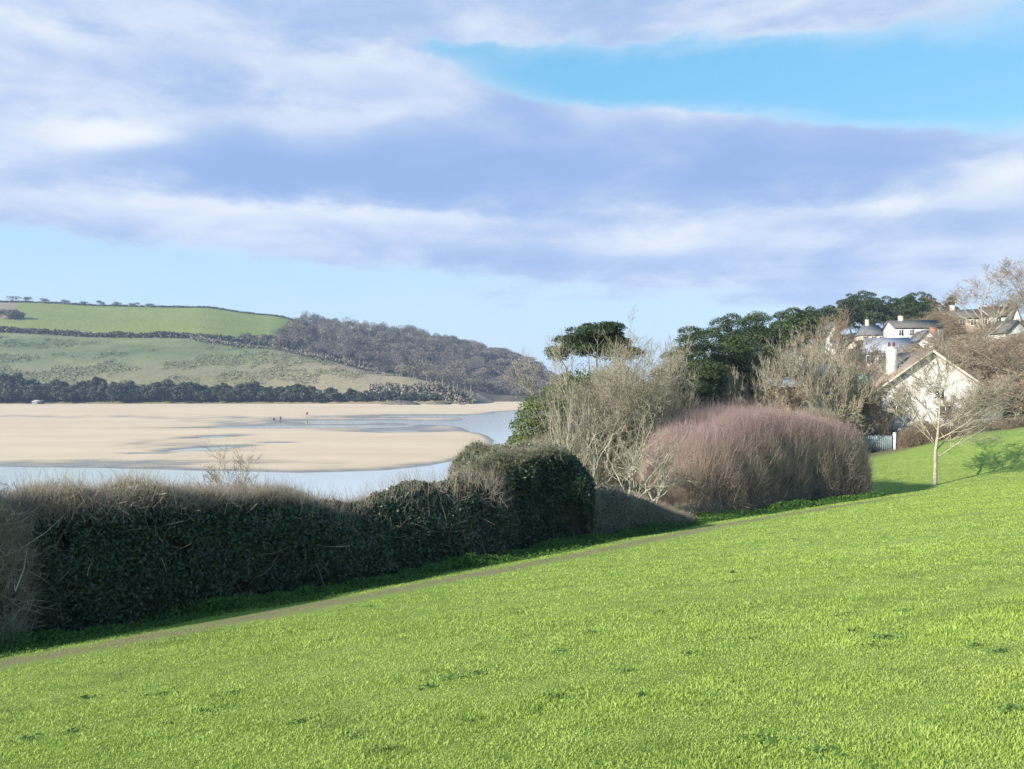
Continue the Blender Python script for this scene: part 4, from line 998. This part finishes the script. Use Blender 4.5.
def sand_mat():
    m, nt, bs = new_mat('sand')
    p = geo(nt); v = attr(nt, 'var')
    mp = nt.nodes.new('ShaderNodeMapping'); mp.inputs['Scale'].default_value = (0.25, 1.0, 1); L(nt, p, mp.inputs['Vector'])
    n = noise(nt, mp.outputs[0], 0.08, 5, 0.6); n2 = noise(nt, mp.outputs[0], 0.6, 4, 0.6)
    dry = mixc(nt, n.smooth(0.3, 0.7), (0.44, 0.335, 0.235), (0.50, 0.395, 0.28))
    dry = mixc(nt, n2.smooth(0.45, 0.7, 0, 0.35), dry, (0.41, 0.335, 0.255))
    wet_mirror = mixc(nt, n2.smooth(0.4, 0.6), (0.13, 0.12, 0.10), (0.21, 0.185, 0.155))
    w = (v + n2 * 0.25 - 0.125).smooth(0.30, 0.05)                 # low sand, damp and darkened for the reflected hill, takes wet
    L(nt, mixc(nt, w, dry, wet_mirror), bs.inputs['Base Color'])
    L(nt, w.smooth(0, 1, 0.85, 0.32), bs.inputs['Roughness'])
    bump(nt, bs, n2 + n, 0.35, 0.15); return m
tag(mesh_np('beach', np.stack([WX, D, zs], -1).reshape(-1, 3), grid_faces(NS, NT_), sand_mat(), var=f.ravel(), smooth=True), kind='structure')

# shoreline trees, one by one
sp = []
for s in range(4):
    rng = np.random.default_rng(300 + s); root = tag(empty('shore_tree', (0, 0, 0)), 'dark round crowned tree in the belt along the far edge of the sand', 'tree', 'trees along the far shore')
    B = blob_field(rng, 10, 6.8, 0.2, 26, 1.35, dome=0.65); V, F, v = crown_leaves(rng, B, 3800, 0.5, jitter=0.6); mesh_np('crown', V, F, M['farleaf'], root, var=v)
    V, F = tubes(np.array([[0, 0, -2.0]]), np.array([[0, 0, 4.0]]), np.array([.3]), np.array([.15]), 5); mesh_np('trunk', V, F, M['bark_dark'], root)
    sp.append(root)
rng = np.random.default_rng(310); used = 0
spots = []
for k in range(74):
    px = -50 + k * 6.7 + rng.uniform(-2, 2); spots.append((px, 399 + rng.uniform(0, 3) if px < 395 else 398, np.interp(px, [-50, 150, 300, 400, 450], [384, 386, 388, 395, 400])))
for k in range(46):
    px = -46 + k * 7.9 + rng.uniform(-3, 3); spots.append((px, 414 + rng.uniform(-3, 5), np.interp(px, [-50, 0, 60, 150, 300, 400], [371, 377, 381, 383, 388, 392])))
for px, r, top in spots:
    b = F3(px, r); s = max((ZP(top + rng.uniform(-5, 4), r) - b[2]) / 7.0, 0.45)
    o = sp[used] if used < 4 else copy_tree(sp[used % 4]); used += 1
    o.location = b; o.scale = (0.85 * max(s, .6), 0.85 * max(s, .6), s); o.rotation_euler.z = rng.uniform(0, 6)

# field boundary hedgerows
def hedgerow(label, pts, w, hgt, seed, mat='farleaf', n=9000):
    rng = np.random.default_rng(seed); pts = resample(np.array(pts, float), 220); i = rng.uniform(0, 219, n); ii = np.arange(220)
    px = np.interp(i, ii, pts[:, 0]); r = np.interp(i, ii, pts[:, 1]) + rng.normal(0, w / 2, n)
    z = Hf(px, r); x = (px - HX) / FPX * r
    top = hgt * (1 + 0.4 * wave(np.stack([px, r * 0], 1), 0.35, seed) + 0.25 * wave(np.stack([px, r * 0], 1), 1.3, seed + 1))
    P = np.stack([x, r, z + top * rng.random(n) ** 0.7], 1)
    V, F = leaves(P, 0.75 * rng.uniform(0.5, 1.2, n), rng, np.tile([[-.3, -.6, .5]], (n, 1)), 0.6, 0.3)
    o = mesh_np('hedgerow', V, F, M[mat], None, var=np.repeat(rng.random(n), 4))
    return tag(o, label, 'hedgerow')
hedgerow('dark hedgerow dividing the bright upper field from the rough slope below', [(-120, 556), (0, 555), (100, 551), (190, 545), (250, 540), (300, 535)], 3, 2.9, 401, n=14000)
hedgerow('thin hedgerow along the skyline of the upper field', [(-120, 694), (0, 694), (100, 694), (200, 694), (300, 694)], 3, 1.1, 402, n=7000)
hedgerow('line of dark scrub slanting down the rough slope to the wood', [(190, 540), (240, 520), (290, 500), (350, 485), (400, 470)], 6, 2.0, 403, n=3500, mat='fartwig')
hedgerow('low dark scrub along the rocky tip of the spur', [(370, 412), (400, 409), (430, 407), (458, 404), (476, 400)], 9, 3.2, 404, n=6000, mat='fartwig')
# bushes on the skyline
rng = np.random.default_rng(420)
for k, (px, hh, ww) in enumerate([(13, 6, 15), (28, 5.5, 11), (44, 5.5, 12), (65, 5, 10), (83, 5, 9), (100, 5, 9), (117, 5, 9), (134, 5, 11), (150, 4.5, 10)]):
    b = F3(px, 696); lab = 'small round bare bush on the skyline of the upper field, number in the spaced row'
    root = tag(empty('skyline_bush', tuple(b)), 'largest bush of the skyline row, at its left end' if k == 0 else 'small rounded bush in the evenly spaced row on the skyline of the upper field', 'bush', 'bushes spaced along the skyline')
    ww *= rng.uniform(.7, 1.1); hh *= rng.uniform(.6, 1.0)
    B = [(rng.uniform(-.4, .4) * ww * .8, rng.uniform(-2, 2), hh * rng.uniform(.3, .75), ww * .22, 2.5, hh * .28) for _ in range(9)]
    V, F, v = crown_leaves(rng, B, 420, 0.45); mesh_np('crown', V, F, M['fartwig'], root, var=v)
    V, F = tubes(np.array([[0, 0, -1.0]]), np.array([[0, 0, hh * .6]]), np.array([.3]), np.array([.15]), 5); mesh_np('trunk', V, F, M['bark_dark'], root)
for px, r, ww, hh, lab in [(10, 600, 22, 7, 'dark rounded clump of bushes at the left end of the bright upper field'), (258, 548, 26, 7, 'pale bare bushes where the field hedgerow meets the wood'), (285, 525, 24, 8, 'bare grey clump at the corner of the wood above the rough slope')]:
    b = F3(px, r); root = tag(empty('thicket', tuple(b)), lab, 'thicket')
    B = [(rng.uniform(-.4, .4) * ww, rng.uniform(-4, 4), hh * rng.uniform(.2, .7), ww * .16, 3, hh * .35) for _ in range(14)]
    V, F, v = crown_leaves(rng, B, 3500, 0.6); mesh_np('crown', V, F, M['fartwig'], root, var=v)
    V, F = tubes(np.array([[0, 0, -1.0]]), np.array([[0, 0, hh * .6]]), np.array([.3]), np.array([.15]), 5); mesh_np('stems', V, F, M['bark_dark'], root)

# the winter wood covering the hill: reads as one mass
def wood():
    rng = np.random.default_rng(500); Vs, Fs, vs, q = [], [], [], 0
    cnt = 0
    while cnt < 1000:
        px = rng.uniform(262, 600); r = rng.uniform(470, 712)
        lim = np.interp(r, [385, 450, 480, 520, 560, 600, 640, 700, 950], [520, 480, 420, 330, 275, 272, 285, 300, 300]) + 6
        if px < lim: continue
        cnt += 1; b = F3(px, r); hh = rng.uniform(7, 14) * float(np.interp(px, [280, 305, 440, 560], [.6, 1, .75, .45])); ww = rng.uniform(3.2, 5.6)
        n = 380
        d = unit(rng.normal(size=(n, 3))); d[:, 2] = np.abs(d[:, 2]) * 1.0 - 0.15
        P = b + [0, 0, hh * .5] + d * [ww, ww, hh * .5] * (rng.random((n, 1)) ** 0.3)
        V, F = leaves(P, 0.5 * rng.uniform(0.5, 1.5, n), rng, unit(d + [0, 0, .4]), 0.22, 0.35)
        Vs.append(V); Fs.append(F + q); q += len(V); vs.append(np.repeat(np.clip(rng.random(n) * .5 + rng.random() * .55, 0, 1), 4))
        V, F = tubes(b[None] - [[0, 0, 1.0]], b[None] + [[0, 0, hh * .6]], np.array([.35]), np.array([.15]), 4); Vs.append(V); Fs.append(F + q); q += len(V); vs.append(np.full(len(V), .8))
    return tag(mesh_np('woodland', np.concatenate(Vs), np.concatenate(Fs), M['fartwig'], var=np.concatenate(vs)), 'leafless grey brown winter wood covering the far hillside above the river bend', 'woodland', kind='stuff')
wood()

def slope_scrub():
    rng = np.random.default_rng(505); n = 60000; px = rng.uniform(-80, 460, n); r = rng.uniform(418, 545, n)
    x = (px - HX) / FPX * r; P2 = np.stack([x, r], 1); k = (wave(P2, 0.07, 506) + 0.8 * wave(P2, 0.25, 507) > 0.25 - 0.5 * sstep(60, 0, px)) & (r < np.interp(px, [0, 270, 330, 400, 460], [545, 520, 490, 455, 430]))
    px, r, x = px[k], r[k], x[k]; n = len(px); P = np.stack([x, r, Hf(px, r) + rng.random(n) ** 2 * 1.3], 1)
    V, F = leaves(P, 0.5 * rng.uniform(0.4, 1.3, n), rng, np.tile([[-.3, -.5, .7]], (n, 1)), 0.5, 0.4)
    return tag(mesh_np('scrub_cover', V, F, M['slopescrub'], var=np.repeat(rng.random(n), 4)), 'patchy gorse and bramble cover on the rough far slope', 'scrub', kind='stuff')
M['slopescrub'] = leaf_mat('slope scrub', [(0.0, (0.05, 0.075, 0.035)), (0.5, (0.11, 0.13, 0.06)), (1.0, (0.22, 0.21, 0.12))], 0.0, nscale=0.08)
slope_scrub()

# rocks at the tip of the spur
def rock(px, r, w, hgt, seed, lab):
    rng = np.random.default_rng(seed); b = F3(px, r); b[2] = min(b[2], WZ) if r < 392 else b[2]; n, k = 16, 8; V = []
    for j in range(k):
        th = math.pi * 0.5 * j / (k - 1)
        for i in range(n):
            a = 2 * math.pi * i / n; q = 1 + 0.22 * math.sin(2.3 * a + seed) + 0.16 * rng.normal()
            V.append((math.cos(a) * math.cos(th) * w / 2 * q, math.sin(a) * math.cos(th) * w * .3 * q, math.sin(th) * hgt * (1 + .12 * rng.normal()) - .4))
    F = [(j * n + i, j * n + (i + 1) % n, (j + 1) * n + (i + 1) % n, (j + 1) * n + i) for j in range(k - 1) for i in range(n)]
    o = mesh_np('rock', np.array(V), np.array(F), M['rock']); o.location = b; return tag(o, lab, 'rock')
rock(402, 389, 17, 3.0, 1, 'dark rock outcrop where the tree belt ends on the sand')
rock(462, 386, 12, 2.6, 2, 'dark rock at the tip of the spur by the channel')
rock(440, 391, 14, 2.2, 3, 'low dark rock between the two larger outcrops at the far shore')
rock(487, 392, 8, 1.2, 4, 'small low rock at the water edge right of the spur')

# pale hut on the far shore
b = F3(38, 393); b[2] = -14.6; root = tag(empty('hut', tuple(b)), 'small grey hut at the foot of the far trees near the left edge', 'hut')
boxes('wall', [(-2.2, 2.2, -1.3, 1.3, -.4, 1.9)], M['hutwall'], root)
V, F = slab([[-2.4, -1.5, 1.6], [2.4, -1.5, 1.6], [2.4, 1.5, 2.3], [-2.4, 1.5, 2.3]], .12); mesh_np('roof', V, F, M['greywall'], root)
boxes('door', [(-.5, .4, -1.34, -1.29, -.3, 1.6)], M['fencepaint'], root)

# walkers and marker post on the sand
def sand_z(px, py):
    i = int(np.clip(np.searchsorted(np.linspace(-330, 620, NS), px), 0, NS - 1)); j = int(np.argmin(np.abs(SY[0] - py))); return float(zs[i, j])
def person(label, px, py, J, coat, hair=(0.03, 0.02, 0.015)):
    d = -WZ * FPX / (py - HY); z = max(sand_z(px, py), WZ)
    root = tag(empty('person', ((px - HX) / FPX * d, d, z), 0.4), label, 'person')
    names = list(J['p']); me = bpy.data.meshes.new('body'); idx = {k: i for i, k in enumerate(names)}
    me.from_pydata([J['p'][k][0] for k in names], [(idx[a], idx[b]) for a, b in J['e']], [])
    o = bpy.data.objects.new('body', me); COL.objects.link(o); o.parent = root
    o.modifiers.new('Skin', 'SKIN'); sk = me.skin_vertices[0].data if me.skin_vertices else None
    if sk is None:
        bpy.context.view_layer.objects.active = o; o.select_set(True); bpy.ops.mesh.customdata_skin_add(); sk = me.skin_vertices[0].data
    for k in names: r = J['p'][k][1]; sk[idx[k]].radius = (r, r); 
    sk[idx['pelvis']].use_root = True
    s = o.modifiers.new('Sub', 'SUBSURF'); s.levels = 1; s.render_levels = 2; me.materials.append(M['skin'])
    me.materials[0] = coat
    hd = np.array(J['p']['head'][0]); V = []; n, k = 12, 8
    for j in range(k):
        th = math.pi * j / (k - 1)
        for i in range(n):
            a = 2 * math.pi * i / n; V.append(hd + [math.cos(a) * math.sin(th) * .095, math.sin(a) * math.sin(th) * .11 + .01, math.cos(th) * .12 + .02])
    F = [(j * n + i, j * n + (i + 1) % n, (j + 1) * n + (i + 1) % n, (j + 1) * n + i) for j in range(k - 1) for i in range(n)]
    mesh_np('hair', np.array(V), np.array(F), M['coat'], root, smooth=True)
walk = dict(p=dict(pelvis=((0, 0, .92), .15), waist=((0, 0, 1.1), .15), chest=((0, -.02, 1.32), .18), neck=((0, -.02, 1.48), .07), head=((0, -.04, 1.6), .1), headtop=((0, -.04, 1.68), .08),
    sl=((-.19, 0, 1.4), .08), el=((-.25, .06, 1.13), .06), hl=((-.24, -.06, .9), .045), sr=((.19, 0, 1.4), .08), er=((.25, .08, 1.13), .06), hr=((.26, .14, .9), .045),
    tl=((-.1, -.02, .88), .11), kl=((-.11, -.16, .5), .075), al=((-.11, -.14, .08), .05), fl=((-.11, -.28, .04), .045), tr=((.1, 0, .88), .11), kr=((.11, .1, .48), .075), ar=((.11, .28, .1), .05), fr=((.11, .17, .04), .045)),
    e=[('pelvis', 'waist'), ('waist', 'chest'), ('chest', 'neck'), ('neck', 'head'), ('head', 'headtop'), ('chest', 'sl'), ('sl', 'el'), ('el', 'hl'), ('chest', 'sr'), ('sr', 'er'), ('er', 'hr'), ('pelvis', 'tl'), ('tl', 'kl'), ('kl', 'al'), ('al', 'fl'), ('pelvis', 'tr'), ('tr', 'kr'), ('kr', 'ar'), ('ar', 'fr')])
bend = dict(p=dict(pelvis=((0, .15, .62), .17), waist=((0, .05, .78), .17), chest=((0, -.18, .92), .19), neck=((0, -.3, 1.0), .07), head=((0, -.4, 1.06), .1), headtop=((0, -.43, 1.12), .08),
    sl=((-.19, -.22, .94), .08), el=((-.26, -.3, .68), .06), hl=((-.2, -.42, .48), .045), sr=((.19, -.22, .94), .08), er=((.26, -.3, .68), .06), hr=((.2, -.42, .48), .045),
    tl=((-.12, .12, .58), .12), kl=((-.17, -.2, .46), .085), al=((-.15, .05, .08), .055), fl=((-.16, -.1, .04), .045), tr=((.12, .12, .58), .12), kr=((.17, -.2, .46), .085), ar=((.15, .05, .08), .055), fr=((.16, -.1, .04), .045)), e=walk['e'])
person('person in dark clothes bending low on the sand left of the walker', 274, 421.3, bend, M['coat'])
person('person in a purple grey coat walking upright on the sand', 280.5, 421.6, walk, M['coat2'])
d = -WZ * FPX / (423 - HY); root = tag(empty('marker_post', ((306.8 - HX) / FPX * d, d, sand_z(306.8, 423))), 'thin post with a round top mark standing on the sand right of the two people', 'post')
V, F = tubes(np.array([[0, 0, -.5]]), np.array([[0, 0, 3.1]]), np.array([.07]), np.array([.05]), 8); mesh_np('pole', V, F, M['postwood'], root)
V, F = tubes(np.array([[0, 0, 2.6], [0, 0, 2.95], [0, 0, 3.3]]), np.array([[0, 0, 2.95], [0, 0, 3.3], [0, 0, 3.5]]), np.array([.15, .42, .36]), np.array([.42, .36, .05]), 10); mesh_np('top_mark', V, F, M['brick'], root)
V, F = tubes(np.array([[0, 0, -.3], [0, 0, .6]]), np.array([[0, 0, .6], [0, 0, .95]]), np.array([.3, .24]), np.array([.24, .08]), 8); mesh_np('foot_collar', V, F, M['postwood'], root)

# ------------------------------------------------------------------ sky, sun, air, camera
world = bpy.data.worlds.new('World'); scene.world = world; world.use_nodes = True
nt = world.node_tree; bg = nt.nodes['Background']
sky = nt.nodes.new('ShaderNodeTexSky'); sky.sky_type = 'NISHITA'; sky.sun_disc = False
sky.sun_elevation = SUN_EL; sky.sun_rotation = SUN_AZ; sky.air_density = 1.0; sky.dust_density = 0.6; sky.ozone_density = 1.5
tc = nt.nodes.new('ShaderNodeTexCoord').outputs['Generated']
sx = nt.nodes.new('ShaderNodeSeparateXYZ'); nt.links.new(tc, sx.inputs[0]); x, y, z = [E(nt, o) for o in sx.outputs]
az = x.f('ARCTAN2', y); el = z.f('ARCSINE')
zc = z.f('MAXIMUM', 0.0) + 0.07
cmb = nt.nodes.new('ShaderNodeCombineXYZ'); L(nt, x / zc, cmb.inputs[0]); L(nt, y / zc, cmb.inputs[1]); cv = cmb.outputs[0]
# slower, rounder noise in angle space for puffy edges
cm2 = nt.nodes.new('ShaderNodeCombineXYZ'); L(nt, az * 1.0, cm2.inputs[0]); L(nt, el * 2.6, cm2.inputs[1]); av = cm2.outputs[0]
na = noise(nt, cv, 0.55, 6, 0.55, dist=0.3); nb = noise(nt, av, 3.2, 7, 0.55, dist=0.25); nc = noise(nt, av, 9.0, 6, 0.6, dist=0.2); nd = noise(nt, cv, 1.6, 6, 0.6)
cm3 = nt.nodes.new('ShaderNodeCombineXYZ'); L(nt, az * 1.2 + 3.0, cm3.inputs[0]); L(nt, el * 13.0, cm3.inputs[1]); ne = noise(nt, cm3.outputs[0], 1.5, 6, 0.55, dist=0.15)
nf = noise(nt, av, 5.5, 5, 0.5, dist=0.6)
lowz = el.smooth(0.26, 0.10)
wx_ = az + (nb - 0.5) * 0.12; wy_ = el + (nc - 0.5) * 0.04 + (nb - 0.5) * 0.04
def sb(px, py, rx, ry, w, tilt=0.0):
    a0 = math.atan((px - HX) / FPX); e0 = math.atan((HY - py) / FPX * math.cos(a0)); ra = rx / FPX * math.cos(a0) ** 2; re = ry / FPX * math.cos(a0) ** 2
    dx = (wx_ - a0); dy = (wy_ - e0) - dx * tilt
    q = (dx * (1 / ra)).f('POWER', 2.0) + (dy * (1 / re)).f('POWER', 2.0)
    return (q * -1.0).f('EXPONENT') * w
def total(lst):
    s = sb(*lst[0])
    for k in lst[1:]: s = s + sb(*k)
    return s
dens = total([(150, 90, 330, 120, 0.85), (470, 140, 260, 62, 0.8), (640, 165, 260, 50, 0.75), (850, 160, 130, 46, 0.8), (960, 180, 90, 34, 0.5), (760, -28, 520, 52, 0.95), (980, 235, 230, 60, 0.6), (620, 235, 420, 45, 0.5), (250, 225, 260, 26, 0.4), (300, 10, 260, 60, 0.4), (700, 285, 400, 25, 0.25),
              (560, 74, 120, 28, -0.85, -0.1), (720, 78, 160, 26, -1.0), (930, 92, 170, 38, -1.25, -0.05), (445, 48, 50, 10, -0.6), (150, 295, 300, 26, -0.4), (60, 240, 130, 26, -0.3), (705, 213, 30, 8, -0.5), (620, 222, 60, 10, -0.3)])
D_ = dens + (nf - 0.5) * 0.5 + (na - 0.5) * 0.35 + (nb - 0.5) * 0.5 + (nc - 0.5) * 0.35 + (ne - 0.5) * lowz * 1.1
opac = D_.smooth(0.08, 0.46)
shade = total([(540, 165, 350, 44, 0.62), (860, 160, 120, 34, 0.5), (250, 172, 240, 22, 0.45), (330, 30, 120, 34, 0.25), (620, -5, 180, 34, 0.35), (200, 70, 100, 26, 0.2), (560, 265, 320, 18, 0.2), (880, 225, 120, 16, 0.25), (490, 85, 70, 24, 0.25, -0.5),
               (105, 135, 75, 22, -0.75, 0.2), (360, 62, 110, 16, -0.3), (300, 118, 120, 14, -0.25), (820, 32, 90, 14, -0.3), (760, 108, 130, 10, -0.25), (1010, 165, 50, 26, -0.5), (300, 214, 260, 9, -0.3), (660, 245, 60, 14, -0.4), (880, 208, 130, 9, -0.3), (60, 30, 90, 14, -0.25)])
S_ = (shade + (nb - 0.5) * 0.7 + (nf - 0.5) * 1.0 + (nd - 0.5) * 0.2 + (nc - 0.5) * 0.6 + (ne - 0.5) * lowz * 0.9 + 0.42 + lowz * 0.10)
K = 1 / (2 ** EXPO)
cc = ramp(nt, S_.smooth(-0.1, 1.15), [(0.0, tuple(v * K for v in (0.88, 0.93, 0.98))), (0.25, tuple(v * K for v in (0.70, 0.80, 0.95))), (0.62, tuple(v * K for v in (0.48, 0.62, 0.88))), (1.0, tuple(v * K for v in (0.32, 0.48, 0.82)))])
skc = mixc(nt, 1.0, sky.outputs[0], (0.10, 0.10, 0.10), 'MULTIPLY')
skc = mixc(nt, 0.6, skc, tuple(v * K for v in (0.17, 0.62, 0.97)))
wisp = (D_ + (nd - 0.5) * 0.5).smooth(-0.5, 0.5, 0.0, 0.45)
low = el.smooth(0.0, 0.26, 0.92, 0.0)
skc = mixc(nt, wisp, skc, tuple(v * K for v in (0.70, 0.84, 0.99)))
skc = mixc(nt, low, skc, tuple(v * K for v in (0.62, 0.80, 0.98)))
L(nt, mixc(nt, opac, skc, cc), bg.inputs['Color']); bg.inputs['Strength'].default_value = 1.0

sun = bpy.data.lights.new('sun', 'SUN'); sun.energy = 5.0; sun.angle = R(0.5); sun.color = (1.0, 0.93, 0.82)
so = bpy.data.objects.new('sun', sun); COL.objects.link(so)
so.rotation_euler = (math.pi / 2 - SUN_EL, 0, math.pi - SUN_AZ)
# aim: the lamp shines along its local -Z
from mathutils import Vector
dv = Vector((math.sin(SUN_AZ) * math.cos(SUN_EL), math.cos(SUN_AZ) * math.cos(SUN_EL), math.sin(SUN_EL)))
so.rotation_euler = dv.to_track_quat('Z', 'Y').to_euler()

HAZE = 0.00018
if HAZE > 0:
    V, F = box_np(-700, 700, -80, 980, -18.5, 85)
    m = bpy.data.materials.new('air'); m.use_nodes = True; t = m.node_tree; t.nodes.remove(t.nodes['Principled BSDF'])
    pv = t.nodes.new('ShaderNodeVolumePrincipled'); pv.inputs['Color'].default_value = (0.50, 0.62, 1, 1); pv.inputs['Density'].default_value = HAZE
    t.links.new(pv.outputs[0], t.nodes['Material Output'].inputs['Volume'])
    tag(mesh_np('haze', V, F, m), 'thin pale blue air over the estuary', 'haze', kind='stuff')

cam = bpy.data.cameras.new('camera'); co = bpy.data.objects.new('camera', cam); COL.objects.link(co)
cam.sensor_width = 36; cam.lens = FPX / 1024 * 36; cam.shift_y = -9.5 / 1024; cam.clip_end = 8000; cam.clip_start = 0.05
co.location = (0, 0, 0); co.rotation_euler = (math.pi / 2, 0, 0); scene.camera = co
scene.view_settings.view_transform = 'Standard'; scene.view_settings.look = 'None'; scene.view_settings.exposure = EXPO; scene.view_settings.gamma = 1
scene.cycles.use_denoising = True; scene.cycles.denoising_prefilter = 'NONE'
try: scene.cycles.denoiser = 'OPENIMAGEDENOISE'
except Exception: pass
scene.cycles.max_bounces = 6; scene.cycles.diffuse_bounces = 3; scene.cycles.glossy_bounces = 2; scene.cycles.transmission_bounces = 3; scene.cycles.volume_bounces = 1
scene.cycles.sample_clamp_indirect = 4
